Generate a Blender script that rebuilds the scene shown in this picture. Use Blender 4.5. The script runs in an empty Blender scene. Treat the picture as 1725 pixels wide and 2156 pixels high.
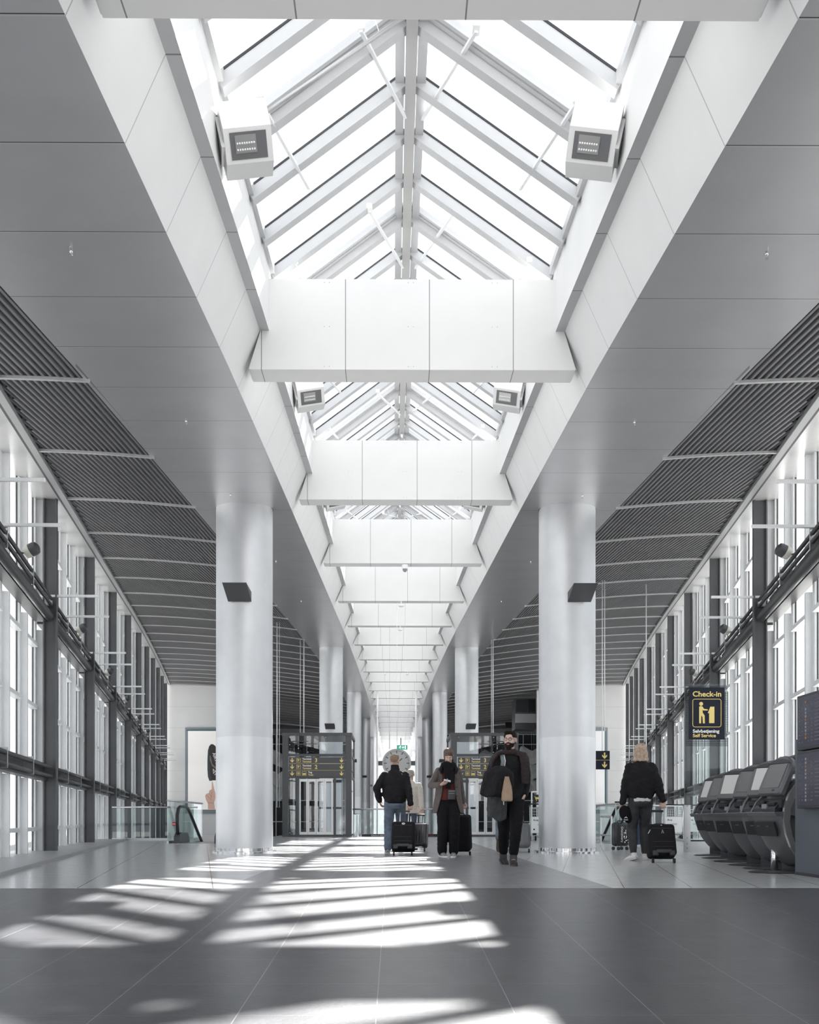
import bpy, bmesh, math, random
from mathutils import Vector, Matrix, noise
from math import sin, cos, tan, pi, radians as R, atan2, sqrt
random.seed(5)
SC = bpy.context.scene
COL = SC.collection

# ---------------------------------------------------------------- camera, sky, sun, exposure
FPX, PPX, HZ, CAMZ, YAW = 2000.0, 841.5, 1722.0, 0.63, 0.006
cam = bpy.data.objects.new('camera', bpy.data.cameras.new('camera'))
COL.objects.link(cam)
cam.location = (0, 0, CAMZ)
cam.rotation_euler = (R(90), 0, -YAW)
cd = cam.data
cd.sensor_fit = 'VERTICAL'; cd.sensor_height = 36.0; cd.lens = FPX/2156*36
cd.shift_x = (862.5-PPX)/2156; cd.shift_y = (HZ-1078)/2156
cd.clip_start = 0.05; cd.clip_end = 600
SC.camera = cam

world = bpy.data.worlds.new('sky'); SC.world = world
world.use_nodes = True
bg = world.node_tree.nodes['Background']
bg.inputs[0].default_value = (0.93, 0.965, 1.0, 1); bg.inputs[1].default_value = 1.75

sl = bpy.data.lights.new('sun', 'SUN'); sl.energy = 28.0; sl.angle = R(0.9); sl.color = (1.0, 0.97, 0.93)
sun = bpy.data.objects.new('sun', sl); COL.objects.link(sun)
SUND = Vector((-0.165, -0.965, -1.0)).normalized()
sun.rotation_euler = SUND.to_track_quat('-Z', 'Y').to_euler()
sun.location = (10, 60, 60)

SC.view_settings.view_transform = 'Standard'; SC.view_settings.look = 'None'
SC.view_settings.exposure = 0.0; SC.view_settings.gamma = 1.0
SC.view_settings.use_curve_mapping = False
try:
    SC.cycles.transparent_max_bounces = 24
    SC.cycles.max_bounces = 8; SC.cycles.diffuse_bounces = 5
except Exception: pass

# ---------------------------------------------------------------- pixel helpers (placing things where they stand)
def U(px, py, Y):
    """world point seen at photo pixel (px,py) at hall depth Y"""
    xc = (px-PPX)/FPX; zc = (HZ-py)/FPX
    d = Y/(cos(YAW)-xc*sin(YAW))
    return Vector((xc*d*cos(YAW)+d*sin(YAW), Y, CAMZ+zc*d))
def F(px, py, z=0.0):
    xc = (px-PPX)/FPX; zc = (HZ-py)/FPX
    d = (z-CAMZ)/zc
    return Vector((xc*d*cos(YAW)+d*sin(YAW), d*cos(YAW)-xc*d*sin(YAW), z))

# ---------------------------------------------------------------- materials
def mat(name, col, rough=0.5, metal=0.0, noise_amt=0.0, nscale=8.0, bump=0.0, bscale=60.0, spec=0.5, emit=None, est=0.0, coat=0.0):
    m = bpy.data.materials.new(name); m.use_nodes = True
    nt = m.node_tree; b = nt.nodes['Principled BSDF']
    b.inputs['Base Color'].default_value = (*col, 1); b.inputs['Roughness'].default_value = rough
    b.inputs['Metallic'].default_value = metal
    b.inputs['Specular IOR Level'].default_value = spec
    if coat: b.inputs['Coat Weight'].default_value = coat; b.inputs['Coat Roughness'].default_value = 0.05
    tc = nt.nodes.new('ShaderNodeTexCoord')
    if noise_amt:
        n = nt.nodes.new('ShaderNodeTexNoise'); n.inputs['Scale'].default_value = nscale; n.inputs['Detail'].default_value = 6
        nt.links.new(tc.outputs['Object'], n.inputs['Vector'])
        r = nt.nodes.new('ShaderNodeMapRange'); r.inputs[1].default_value = 0.3; r.inputs[2].default_value = 0.7
        r.inputs[3].default_value = 1-noise_amt; r.inputs[4].default_value = 1+noise_amt
        nt.links.new(n.outputs['Fac'], r.inputs[0])
        mx = nt.nodes.new('ShaderNodeVectorMath'); mx.operation = 'SCALE'
        mx.inputs[0].default_value = col; nt.links.new(r.outputs[0], mx.inputs['Scale'])
        nt.links.new(mx.outputs[0], b.inputs['Base Color'])
    if bump:
        n2 = nt.nodes.new('ShaderNodeTexNoise'); n2.inputs['Scale'].default_value = bscale; n2.inputs['Detail'].default_value = 4
        nt.links.new(tc.outputs['Object'], n2.inputs['Vector'])
        bp = nt.nodes.new('ShaderNodeBump'); bp.inputs['Strength'].default_value = bump; bp.inputs['Distance'].default_value = 0.02
        nt.links.new(n2.outputs['Fac'], bp.inputs['Height']); nt.links.new(bp.outputs[0], b.inputs['Normal'])
    if emit:
        b.inputs['Emission Color'].default_value = (*emit, 1); b.inputs['Emission Strength'].default_value = est
    return m

def glass(name, tint=(0.93, 0.96, 0.96), refl=1.0, rough=0.0, base=0.0):
    m = bpy.data.materials.new(name); m.use_nodes = True
    nt = m.node_tree; nt.nodes.clear()
    out = nt.nodes.new('ShaderNodeOutputMaterial'); mix = nt.nodes.new('ShaderNodeMixShader')
    tr = nt.nodes.new('ShaderNodeBsdfTransparent'); tr.inputs[0].default_value = (*tint, 1)
    gl = nt.nodes.new('ShaderNodeBsdfGlossy'); gl.inputs['Roughness'].default_value = rough
    fr = nt.nodes.new('ShaderNodeFresnel'); fr.inputs[0].default_value = 1.45
    ml = nt.nodes.new('ShaderNodeMath'); ml.operation = 'MULTIPLY_ADD'; ml.inputs[1].default_value = refl; ml.inputs[2].default_value = base
    ge = nt.nodes.new('ShaderNodeNewGeometry'); iv = nt.nodes.new('ShaderNodeMath'); iv.operation = 'SUBTRACT'; iv.inputs[0].default_value = 1.0
    mu = nt.nodes.new('ShaderNodeMath'); mu.operation = 'MULTIPLY'; mu.use_clamp = True
    nt.links.new(ge.outputs['Backfacing'], iv.inputs[1]); nt.links.new(fr.outputs[0], ml.inputs[0])
    nt.links.new(ml.outputs[0], mu.inputs[0]); nt.links.new(iv.outputs[0], mu.inputs[1]); nt.links.new(mu.outputs[0], mix.inputs[0])
    nt.links.new(tr.outputs[0], mix.inputs[1]); nt.links.new(gl.outputs[0], mix.inputs[2])
    nt.links.new(mix.outputs[0], out.inputs[0])
    return m

def lined(name, col, line, rough, metal, lines, nz=0.03, nscale=3.0, bump=0.0, bscale=80, spec=0.5, rvar=0.0):
    """panel material: lines = [(dirx,diry,dirz, offset, spacing, halfwidth)] joint lines in object space"""
    m = mat(name, col, rough, metal, nz, nscale, bump, bscale, spec)
    nt = m.node_tree; b = nt.nodes['Principled BSDF']
    tc = [n for n in nt.nodes if n.type == 'TEX_COORD'][0]
    acc = None
    for (dx, dy, dz, off, sp, hw) in lines:
        d = nt.nodes.new('ShaderNodeVectorMath'); d.operation = 'DOT_PRODUCT'; d.inputs[1].default_value = (dx, dy, dz)
        nt.links.new(tc.outputs['Object'], d.inputs[0])
        a = nt.nodes.new('ShaderNodeMath'); a.operation = 'SUBTRACT'; a.inputs[1].default_value = off-sp/2
        nt.links.new(d.outputs['Value'], a.inputs[0])
        w = nt.nodes.new('ShaderNodeMath'); w.operation = 'WRAP'; w.inputs[1].default_value = sp/2; w.inputs[2].default_value = -sp/2
        # wrap to [-sp/2, sp/2] around the joint
        a.inputs[1].default_value = off
        nt.links.new(a.outputs[0], w.inputs[0])
        ab = nt.nodes.new('ShaderNodeMath'); ab.operation = 'ABSOLUTE'; nt.links.new(w.outputs[0], ab.inputs[0])
        lt = nt.nodes.new('ShaderNodeMath'); lt.operation = 'LESS_THAN'; lt.inputs[1].default_value = hw
        nt.links.new(ab.outputs[0], lt.inputs[0])
        if acc is None: acc = lt
        else:
            mxm = nt.nodes.new('ShaderNodeMath'); mxm.operation = 'MAXIMUM'
            nt.links.new(acc.outputs[0], mxm.inputs[0]); nt.links.new(lt.outputs[0], mxm.inputs[1]); acc = mxm
    mc = nt.nodes.new('ShaderNodeMix'); mc.data_type = 'RGBA'
    src = b.inputs['Base Color'].links[0].from_socket if b.inputs['Base Color'].links else None
    nt.links.new(acc.outputs[0], mc.inputs[0])
    if src: nt.links.new(src, mc.inputs[6])
    else: mc.inputs[6].default_value = (*col, 1)
    mc.inputs[7].default_value = (*line, 1)
    nt.links.new(mc.outputs[2], b.inputs['Base Color'])
    return m

M = {}
M['white'] = mat('white_panel', (0.74, 0.74, 0.74), 0.45, 0, 0.02, 2.0)
M['beam'] = lined('beam_panel', (0.70, 0.70, 0.695), (0.22, 0.22, 0.22), 0.5, 0, [(1, 0, 0, 0.20, 0.99, 0.005)], 0.015)
M['slope'] = lined('slope_panel', (0.66, 0.665, 0.67), (0.36, 0.36, 0.37), 0.42, 0.0, [(0, 1, 0, 11.35, 1.192, 0.006)], 0.02)
M['soffit'] = lined('soffit_panel', (0.54, 0.54, 0.55), (0.62, 0.62, 0.63), 0.33, 0.75, [(0, 1, 0, 11.35, 1.192, 0.006)], 0.04, 1.5, 0.08, 0.9)  # pale line at each joint is its highlight, painted into the colour
def second_lines(m, line, dx, dy, dz, off, sp, hw):
    nt = m.node_tree; b = nt.nodes['Principled BSDF']; tc = [n for n in nt.nodes if n.type == 'TEX_COORD'][0]
    d = nt.nodes.new('ShaderNodeVectorMath'); d.operation = 'DOT_PRODUCT'; d.inputs[1].default_value = (dx, dy, dz); nt.links.new(tc.outputs['Object'], d.inputs[0])
    a = nt.nodes.new('ShaderNodeMath'); a.operation = 'SUBTRACT'; a.inputs[1].default_value = off; nt.links.new(d.outputs['Value'], a.inputs[0])
    w = nt.nodes.new('ShaderNodeMath'); w.operation = 'WRAP'; w.inputs[1].default_value = sp/2; w.inputs[2].default_value = -sp/2; nt.links.new(a.outputs[0], w.inputs[0])
    ab = nt.nodes.new('ShaderNodeMath'); ab.operation = 'ABSOLUTE'; nt.links.new(w.outputs[0], ab.inputs[0])
    lt = nt.nodes.new('ShaderNodeMath'); lt.operation = 'LESS_THAN'; lt.inputs[1].default_value = hw; nt.links.new(ab.outputs[0], lt.inputs[0])
    mc = nt.nodes.new('ShaderNodeMix'); mc.data_type = 'RGBA'; mc.inputs[7].default_value = (*line, 1)
    nt.links.new(lt.outputs[0], mc.inputs[0]); nt.links.new(b.inputs['Base Color'].links[0].from_socket, mc.inputs[6]); nt.links.new(mc.outputs[2], b.inputs['Base Color'])
second_lines(M['soffit'], (0.05, 0.05, 0.05), 0, 1, 0, 11.337, 1.192, 0.0045)
M['ledge'] = lined('ledge_panel', (0.50, 0.50, 0.51), (0.2, 0.2, 0.2), 0.45, 0.3, [(0, 1, 0, 11.35, 1.192, 0.008)])
M['corr'] = mat('corrugated_metal', (0.19, 0.19, 0.198), 0.42, 0.45, 0.08, 0.6)
M['purlin'] = mat('purlin_metal', (0.55, 0.55, 0.56), 0.4, 0.4, 0.05)
M['trim'] = mat('trim_metal', (0.42, 0.42, 0.43), 0.4, 0.4)
M['darktrim'] = mat('dark_trim', (0.06, 0.06, 0.065), 0.5)
M['fascia'] = mat('pale_fascia', (0.62, 0.62, 0.62), 0.3, 0.4, 0.03)
M['column'] = mat('brushed_steel_paint', (0.62, 0.63, 0.65), 0.46, 0.75, 0.03, 4.0, 0.04, 30)
M['column2'] = mat('smooth_steel_sheet', (0.70, 0.71, 0.73), 0.42, 0.7, 0.02, 4.0, 0.03, 20)
M['chrome'] = mat('polished_steel', (0.82, 0.82, 0.83), 0.12, 1.0)
M['steel'] = mat('satin_steel', (0.62, 0.62, 0.63), 0.28, 0.9)
M['post'] = mat('dark_grey_paint', (0.085, 0.088, 0.095), 0.45, 0.1, 0.08, 3.0)
M['tube'] = mat('dark_tube_paint', (0.06, 0.06, 0.063), 0.35, 0.2)
M['frame'] = mat('white_frame', (0.82, 0.83, 0.84), 0.35, 0.0, 0.02)
M['gasket'] = mat('rubber_gasket', (0.03, 0.03, 0.035), 0.6)
M['rafter'] = mat('rafter_paint', (0.50, 0.505, 0.515), 0.4, 0.0, 0.02)
M['ridge'] = mat('ridge_paint', (0.45, 0.45, 0.445), 0.4, 0.1)
M['winglass'] = glass('window_glass', (0.76, 0.775, 0.785), 0.3)
M['skyglass'] = glass('skylight_glass', (0.95, 0.96, 0.97), 0.5)
M['balglass'] = glass('balustrade_glass', (0.915, 0.965, 0.96), 1.0, 0.0, 0.03)
M['liftglass'] = glass('lift_glass', (0.80, 0.83, 0.84), 1.3, 0.0, 0.08)
M['black'] = mat('black_matt', (0.018, 0.018, 0.02), 0.6)
M['rubber'] = mat('black_rubber', (0.015, 0.015, 0.017), 0.38)
M['wall'] = lined('plaster_wall', (0.66, 0.66, 0.66), (0.58, 0.58, 0.58), 0.6, 0, [(0, 0, 1, 1.0, 1.6, 0.02)], 0.03, 0.8)
M['backwall'] = mat('back_wall_paint', (0.45, 0.45, 0.46), 0.7)
M['ground'] = mat('pale_gravel', (0.55, 0.55, 0.54), 0.9, 0, 0.1, 2.0)
M['lower'] = mat('lower_floor', (0.30, 0.30, 0.31), 0.3, 0, 0.1, 1.0)
M['slate'] = lined('dark_slate_tiles', (0.078, 0.079, 0.086), (0.24, 0.24, 0.245), 0.30, 0,
                   [(1, 0, 0, 0.22+0.30, 0.595, 0.0022), (0, 1, 0, 4.05, 0.605, 0.0013)], 0.16, 6.0, 0.05, 40)
M['midfloor'] = lined('grey_stone_tiles', (0.26, 0.26, 0.268), (0.32, 0.32, 0.32), 0.27, 0,
                      [(1, 0, 0, 0.22+0.30, 0.595, 0.003), (0, 1, 0, 4.05, 0.605, 0.002)], 0.08, 5.0)
ca, sa = cos(atan2(.201, 1)), sin(atan2(.201, 1))
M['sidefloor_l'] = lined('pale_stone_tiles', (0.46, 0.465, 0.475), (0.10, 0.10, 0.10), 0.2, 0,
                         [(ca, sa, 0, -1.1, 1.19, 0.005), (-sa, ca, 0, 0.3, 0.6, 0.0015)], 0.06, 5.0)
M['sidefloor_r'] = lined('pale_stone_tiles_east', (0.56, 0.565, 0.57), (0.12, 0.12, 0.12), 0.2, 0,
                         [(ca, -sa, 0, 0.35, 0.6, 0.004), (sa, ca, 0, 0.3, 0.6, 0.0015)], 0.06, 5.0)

# ---------------------------------------------------------------- mesh helpers
class MB:
    def __init__(s): s.v = []; s.f = []
    def add(s, vs, fs, mtx=None):
        b = len(s.v)
        for v in vs: s.v.append(tuple(mtx @ Vector(v)) if mtx is not None else tuple(v))
        for f in fs: s.f.append(tuple(i+b for i in f))
        return s
    def box(s, x0, x1, y0, y1, z0, z1, mtx=None):
        return s.add([(x0, y0, z0), (x1, y0, z0), (x1, y1, z0), (x0, y1, z0), (x0, y0, z1), (x1, y0, z1), (x1, y1, z1), (x0, y1, z1)],
                     [(0, 3, 2, 1), (4, 5, 6, 7), (0, 1, 5, 4), (1, 2, 6, 5), (2, 3, 7, 6), (3, 0, 4, 7)], mtx)
    def cbox(s, c, sx, sy, sz, mtx=None):
        return s.box(c[0]-sx/2, c[0]+sx/2, c[1]-sy/2, c[1]+sy/2, c[2]-sz/2, c[2]+sz/2, mtx)
    def hexa(s, bottom, top):
        return s.add(list(bottom)+list(top), [(0, 3, 2, 1), (4, 5, 6, 7), (0, 1, 5, 4), (1, 2, 6, 5), (2, 3, 7, 6), (3, 0, 4, 7)])
    def quad(s, a, b, c, d): return s.add([a, b, c, d], [(0, 1, 2, 3)])
    def bar(s, a, b, w, h, up=(0, 0, 1)):
        """rectangular bar from a to b; h along up"""
        a = Vector(a); b = Vector(b); t = (b-a).normalized(); u = Vector(up); sd = t.cross(u).normalized(); u = sd.cross(t).normalized()
        q = [sd*(-w/2)+u*(-h/2), sd*(w/2)+u*(-h/2), sd*(w/2)+u*(h/2), sd*(-w/2)+u*(h/2)]
        return s.add([a+k for k in q]+[b+k for k in q], [(0, 1, 2, 3), (7, 6, 5, 4), (0, 4, 5, 1), (1, 5, 6, 2), (2, 6, 7, 3), (3, 7, 4, 0)])
    def tube(s, pts, r, n=10, ry=None, ref=(0, 0, 1), caps=True):
        """tube through pts, r scalar or list; ry optional second radius (list)"""
        pts = [Vector(p) for p in pts]; m = len(pts)
        rs = r if isinstance(r, (list, tuple)) else [r]*m
        rys = rs if ry is None else (ry if isinstance(ry, (list, tuple)) else [ry]*m)
        vs = []; fs = []; prev = None
        for i in range(m):
            t = (pts[min(i+1, m-1)]-pts[max(i-1, 0)]).normalized()
            if prev is None:
                a = Vector(ref)
                if abs(a.dot(t)) > .95: a = Vector((1, 0, 0)) if abs(t.x) < .9 else Vector((0, 1, 0))
                x = (a-t*a.dot(t)).normalized()
            else: x = (prev-t*prev.dot(t)).normalized()
            prev = x; y = t.cross(x)
            for k in range(n):
                an = 2*pi*k/n
                vs.append(pts[i]+x*cos(an)*rs[i]+y*sin(an)*rys[i])
        for i in range(m-1):
            for k in range(n):
                k2 = (k+1) % n
                fs.append((i*n+k, i*n+k2, (i+1)*n+k2, (i+1)*n+k))
        if caps:
            fs.append(tuple(range(n-1, -1, -1))); fs.append(tuple((m-1)*n+k for k in range(n)))
        return s.add(vs, fs)
    def ball(s, c, rx, ry=None, rz=None, n=12, mtx=None):
        ry = ry or rx; rz = rz or rx; vs = []; fs = []; c = Vector(c); h = n//2
        vs.append(Vector((0, 0, rz)))
        for i in range(1, h):
            th = pi*i/h
            for k in range(n):
                a = 2*pi*k/n; vs.append(Vector((rx*sin(th)*cos(a), ry*sin(th)*sin(a), rz*cos(th))))
        vs.append(Vector((0, 0, -rz)))
        for k in range(n): fs.append((0, 1+k, 1+(k+1) % n))
        for i in range(h-2):
            for k in range(n):
                fs.append((1+i*n+k, 1+(i+1)*n+k, 1+(i+1)*n+(k+1) % n, 1+i*n+(k+1) % n))
        l = len(vs)-1
        for k in range(n): fs.append((l, 1+(h-2)*n+(k+1) % n, 1+(h-2)*n+k))
        if mtx is not None: vs = [mtx @ v for v in vs]
        return s.add([c+v for v in vs], fs)
    def lathe(s, prof, n=24, c=(0, 0, 0)):
        vs = []; fs = []; m = len(prof)
        for (r, z) in prof:
            for k in range(n): vs.append((c[0]+r*cos(2*pi*k/n), c[1]+r*sin(2*pi*k/n), c[2]+z))
        for i in range(m-1):
            for k in range(n): fs.append((i*n+k, i*n+(k+1) % n, (i+1)*n+(k+1) % n, (i+1)*n+k))
        fs.append(tuple(range(n-1, -1, -1))); fs.append(tuple((m-1)*n+k for k in range(n)))
        return s.add(vs, fs)
    def prism(s, poly, d0, d1, mtx=None, axis='Y'):
        """extrude 2d polygon. axis Y: (x,z) poly extruded in y; Z: (x,y) poly; X: (y,z) poly"""
        n = len(poly)
        def P(p, d): return (p[0], d, p[1]) if axis == 'Y' else ((p[0], p[1], d) if axis == 'Z' else (d, p[0], p[1]))
        vs = [P(p, d0) for p in poly]+[P(p, d1) for p in poly]
        fs = [tuple(range(n)), tuple(range(2*n-1, n-1, -1))]+[(i, i+n, (i+1) % n+n, (i+1) % n) for i in range(n)]
        return s.add(vs, fs, mtx)
    def rbox(s, c, sx, sy, sz, r=0.02, seg=3, mtx=None):
        bm = bmesh.new(); bmesh.ops.create_cube(bm, size=1)
        for v in bm.verts: v.co = Vector((v.co.x*sx, v.co.y*sy, v.co.z*sz))
        bmesh.ops.bevel(bm, geom=bm.edges[:], offset=min(r, min(sx, sy, sz)*.49), segments=seg, profile=0.5, affect='EDGES')
        bm.verts.index_update()
        vs = [v.co+Vector(c) for v in bm.verts]; fs = [[v.index for v in f.verts] for f in bm.faces]; bm.free()
        return s.add(vs, fs, mtx)
    def build(s, name, m, parent=None, smooth=False, recalc=True, loc=None):
        me = bpy.data.meshes.new(name); me.from_pydata([tuple(v) for v in s.v], [], s.f); me.update()
        if recalc:
            bm = bmesh.new(); bm.from_mesh(me); bmesh.ops.recalc_face_normals(bm, faces=bm.faces[:]); bm.to_mesh(me); bm.free()
        o = bpy.data.objects.new(name, me); COL.objects.link(o)
        if m is not None: me.materials.append(m)
        if smooth:
            for p in me.polygons: p.use_smooth = True
            if smooth == 'auto':
                try: me.set_sharp_from_angle(angle=R(35))
                except Exception: pass
        if parent is not None: o.parent = parent
        if loc is not None: o.location = loc
        return o

def thing(name, label, cat, loc=(0, 0, 0), rz=0.0, group=None, kind=None):
    o = bpy.data.objects.new(name, None); COL.objects.link(o); o.empty_display_size = 0.2
    o.location = loc; o.rotation_euler = (0, 0, rz)
    if label: o['label'] = label
    if cat: o['category'] = cat
    if group: o['group'] = group
    if kind: o['kind'] = kind
    return o
def tag(o, label, cat, group=None, kind=None):
    if label: o['label'] = label
    if cat: o['category'] = cat
    if group: o['group'] = group
    if kind: o['kind'] = kind
    return o
def struct(o): o['kind'] = 'structure'; return o
def copy_tree(o, parent=None):
    c = o.copy(); COL.objects.link(c); c.parent = parent
    for ch in o.children: copy_tree(ch, c)
    return c
ORD = ['first', 'second', 'third', 'fourth', 'fifth', 'sixth', 'seventh', 'eighth', 'ninth', 'tenth', 'eleventh', 'twelfth', 'thirteenth', 'fourteenth', 'fifteenth', 'sixteenth', 'seventeenth', 'eighteenth', 'nineteenth', 'twentieth']
def text(name, body, size, m, loc, rot=(R(90), 0, 0), parent=None, align='LEFT', bold=0.0, ext=0.001, sx=1.0):
    cu = bpy.data.curves.new(name, 'FONT'); cu.body = body; cu.size = size; cu.align_x = align; cu.extrude = ext; cu.offset = bold
    cu.resolution_u = 3
    o = bpy.data.objects.new(name, cu); COL.objects.link(o); o.location = loc; o.rotation_euler = rot; o.scale = (sx, 1, 1)
    dg = bpy.context.evaluated_depsgraph_get(); me = bpy.data.meshes.new_from_object(o.evaluated_get(dg))
    bpy.data.objects.remove(o, do_unlink=True); bpy.data.curves.remove(cu)
    me.materials.clear(); me.materials.append(m)
    o = bpy.data.objects.new(name, me); COL.objects.link(o); o.location = loc; o.rotation_euler = rot; o.scale = (sx, 1, 1)
    if parent is not None: o.parent = parent
    return o
# ================================================================ THE HALL
CX = 0.22                      # hall axis; side walls splay by SPL per metre
SPL = 0.201; B = 5.95
TB = [(-16, 3.0), (0, 4.2), (5.4, 4.70), (11.2, 5.29), (17.1, 5.75), (23.1, 6.2), (29, 6.64), (35, 7.09), (41, 7.49), (47, 7.84), (53, 8.15), (59, 8.45),
      (65, 8.71), (71, 8.93), (77, 9.12), (83, 9.28), (89, 9.42), (101, 9.6), (113, 9.7), (137, 9.78), (170, 9.8)]
def zb(y):                      # bottom of the cross beams
    for (a, za), (b, zz) in zip(TB, TB[1:]):
        if y <= b: return CAMZ+za+(zz-za)*(y-a)/(b-a)
    return CAMZ+TB[-1][1]
def zsof(y): return zb(y)-0.16
def zled(y): return zb(y)+0.46
def zev(y): return zb(y)+1.22
def beamY(n): return 5.25+B*n
def cwall(y): return 2.87+SPL*y  # post inner face, distance from the axis
SOF0, SOF1, WB, WL, WU = 2.08, 3.77, 1.93, 1.80, 1.69
Y0, Y1, YEND = -13.0, 71.6, 150.0
def zside(c, y):                # corrugated side ceiling
    cw = max(cwall(min(y, Y1)), 4.2); t = min(1, max(0, (c-SOF1)/(cw-SOF1)))
    return zsof(y)+0.02*max(2.0, min(y, 75)-9)*(1-(1-t)**1.7)
def ys(a, b, st):
    n = max(1, int(math.ceil((b-a)/st))); return [a+(b-a)*i/n for i in range(n+1)]
def strip(mb, f0, f1, yl, flip=False):
    """surface between two longitudinal curves f(y)->(c,z) on side s"""
    for a, b in zip(yl, yl[1:]):
        mb.quad(f0(a), f1(a), f1(b), f0(b))

# ---- floor
YE = 8.51; RS = 0.0475
mb = MB(); z0 = -(YE-Y0)*RS
mb.hexa([(-9, Y0, z0-.3), (9.5, Y0, z0-.3), (9.5, YE, -.3), (-9, YE, -.3)], [(-9, Y0, z0), (9.5, Y0, z0), (9.5, YE, 0), (-9, YE, 0)])
struct(mb.build('floor', M['slate']))['label'] = 'dark slate ramp in the foreground'
mb = MB(); mb.box(CX-1.75, CX+1.75, YE, 34.0, -.3, 0); struct(mb.build('floor', M['midfloor']))
mb = MB()
mb.prism([(CX-1.75, YE), (CX-1.75, 34), (CX-4.3, 34), (CX-4.3, 23.45), (CX-5.62, 23.45), (CX-5.62, 26.8), (CX-9.4, 26.8), (CX-cwall(YE)-.8, YE)], -.3, 0, axis='Z')
struct(mb.build('floor', M['sidefloor_l']))
mb = MB()
mb.prism([(CX+1.75, YE), (CX+1.75, 34), (CX+4.3, 34), (CX+4.3, 23.45), (CX+5.62, 23.45), (CX+5.62, 28.8), (CX+9.6, 28.8), (CX+cwall(YE)+.8, YE)], -.3, 0, axis='Z')
struct(mb.build('floor', M['sidefloor_r']))
mb = MB(); mb.box(-40, 40, 23, 160, -6.3, -6.0); struct(mb.build('floor', M['lower']))['label'] = 'lower level floor'
mb = MB(); mb.box(-200, -24, -60, 200, -6.6, -6.35); mb.box(24, 200, -60, 200, -6.6, -6.35)
for s in (-1, 1):
    mb.prism([(CX+s*(cwall(-13)+.6), -13), (CX+s*(cwall(72)+.7), 72), (s*90, 72), (s*90, -13)], -.75, -.35, axis='Z')
g = mb.build('ground', M['ground']); struct(g)
# kerb at the foot of each window wall
for s, nm in ((-1, 'baseboard_left'), (1, 'baseboard_right')):
    mb = MB()
    def K(y, off, z): return (CX+s*(cwall(y)+off), y, z)
    for (a, b, za, zc, o0, o1) in ((YE, 26.8, 0, 0, -.45, .55), (YE, 26.8, 0, 0, -.50, -.42)):
        h = .035 if o1 > 0 else .05
        mb.hexa([K(a, o0, -.02), K(a, o1, -.02), K(b, o1, -.02), K(b, o0, -.02)], [K(a, o0, h), K(a, o1, h), K(b, o1, h), K(b, o0, h)])
    struct(mb.build(nm, M['trim'] if s < 0 else M['fascia']))

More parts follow.
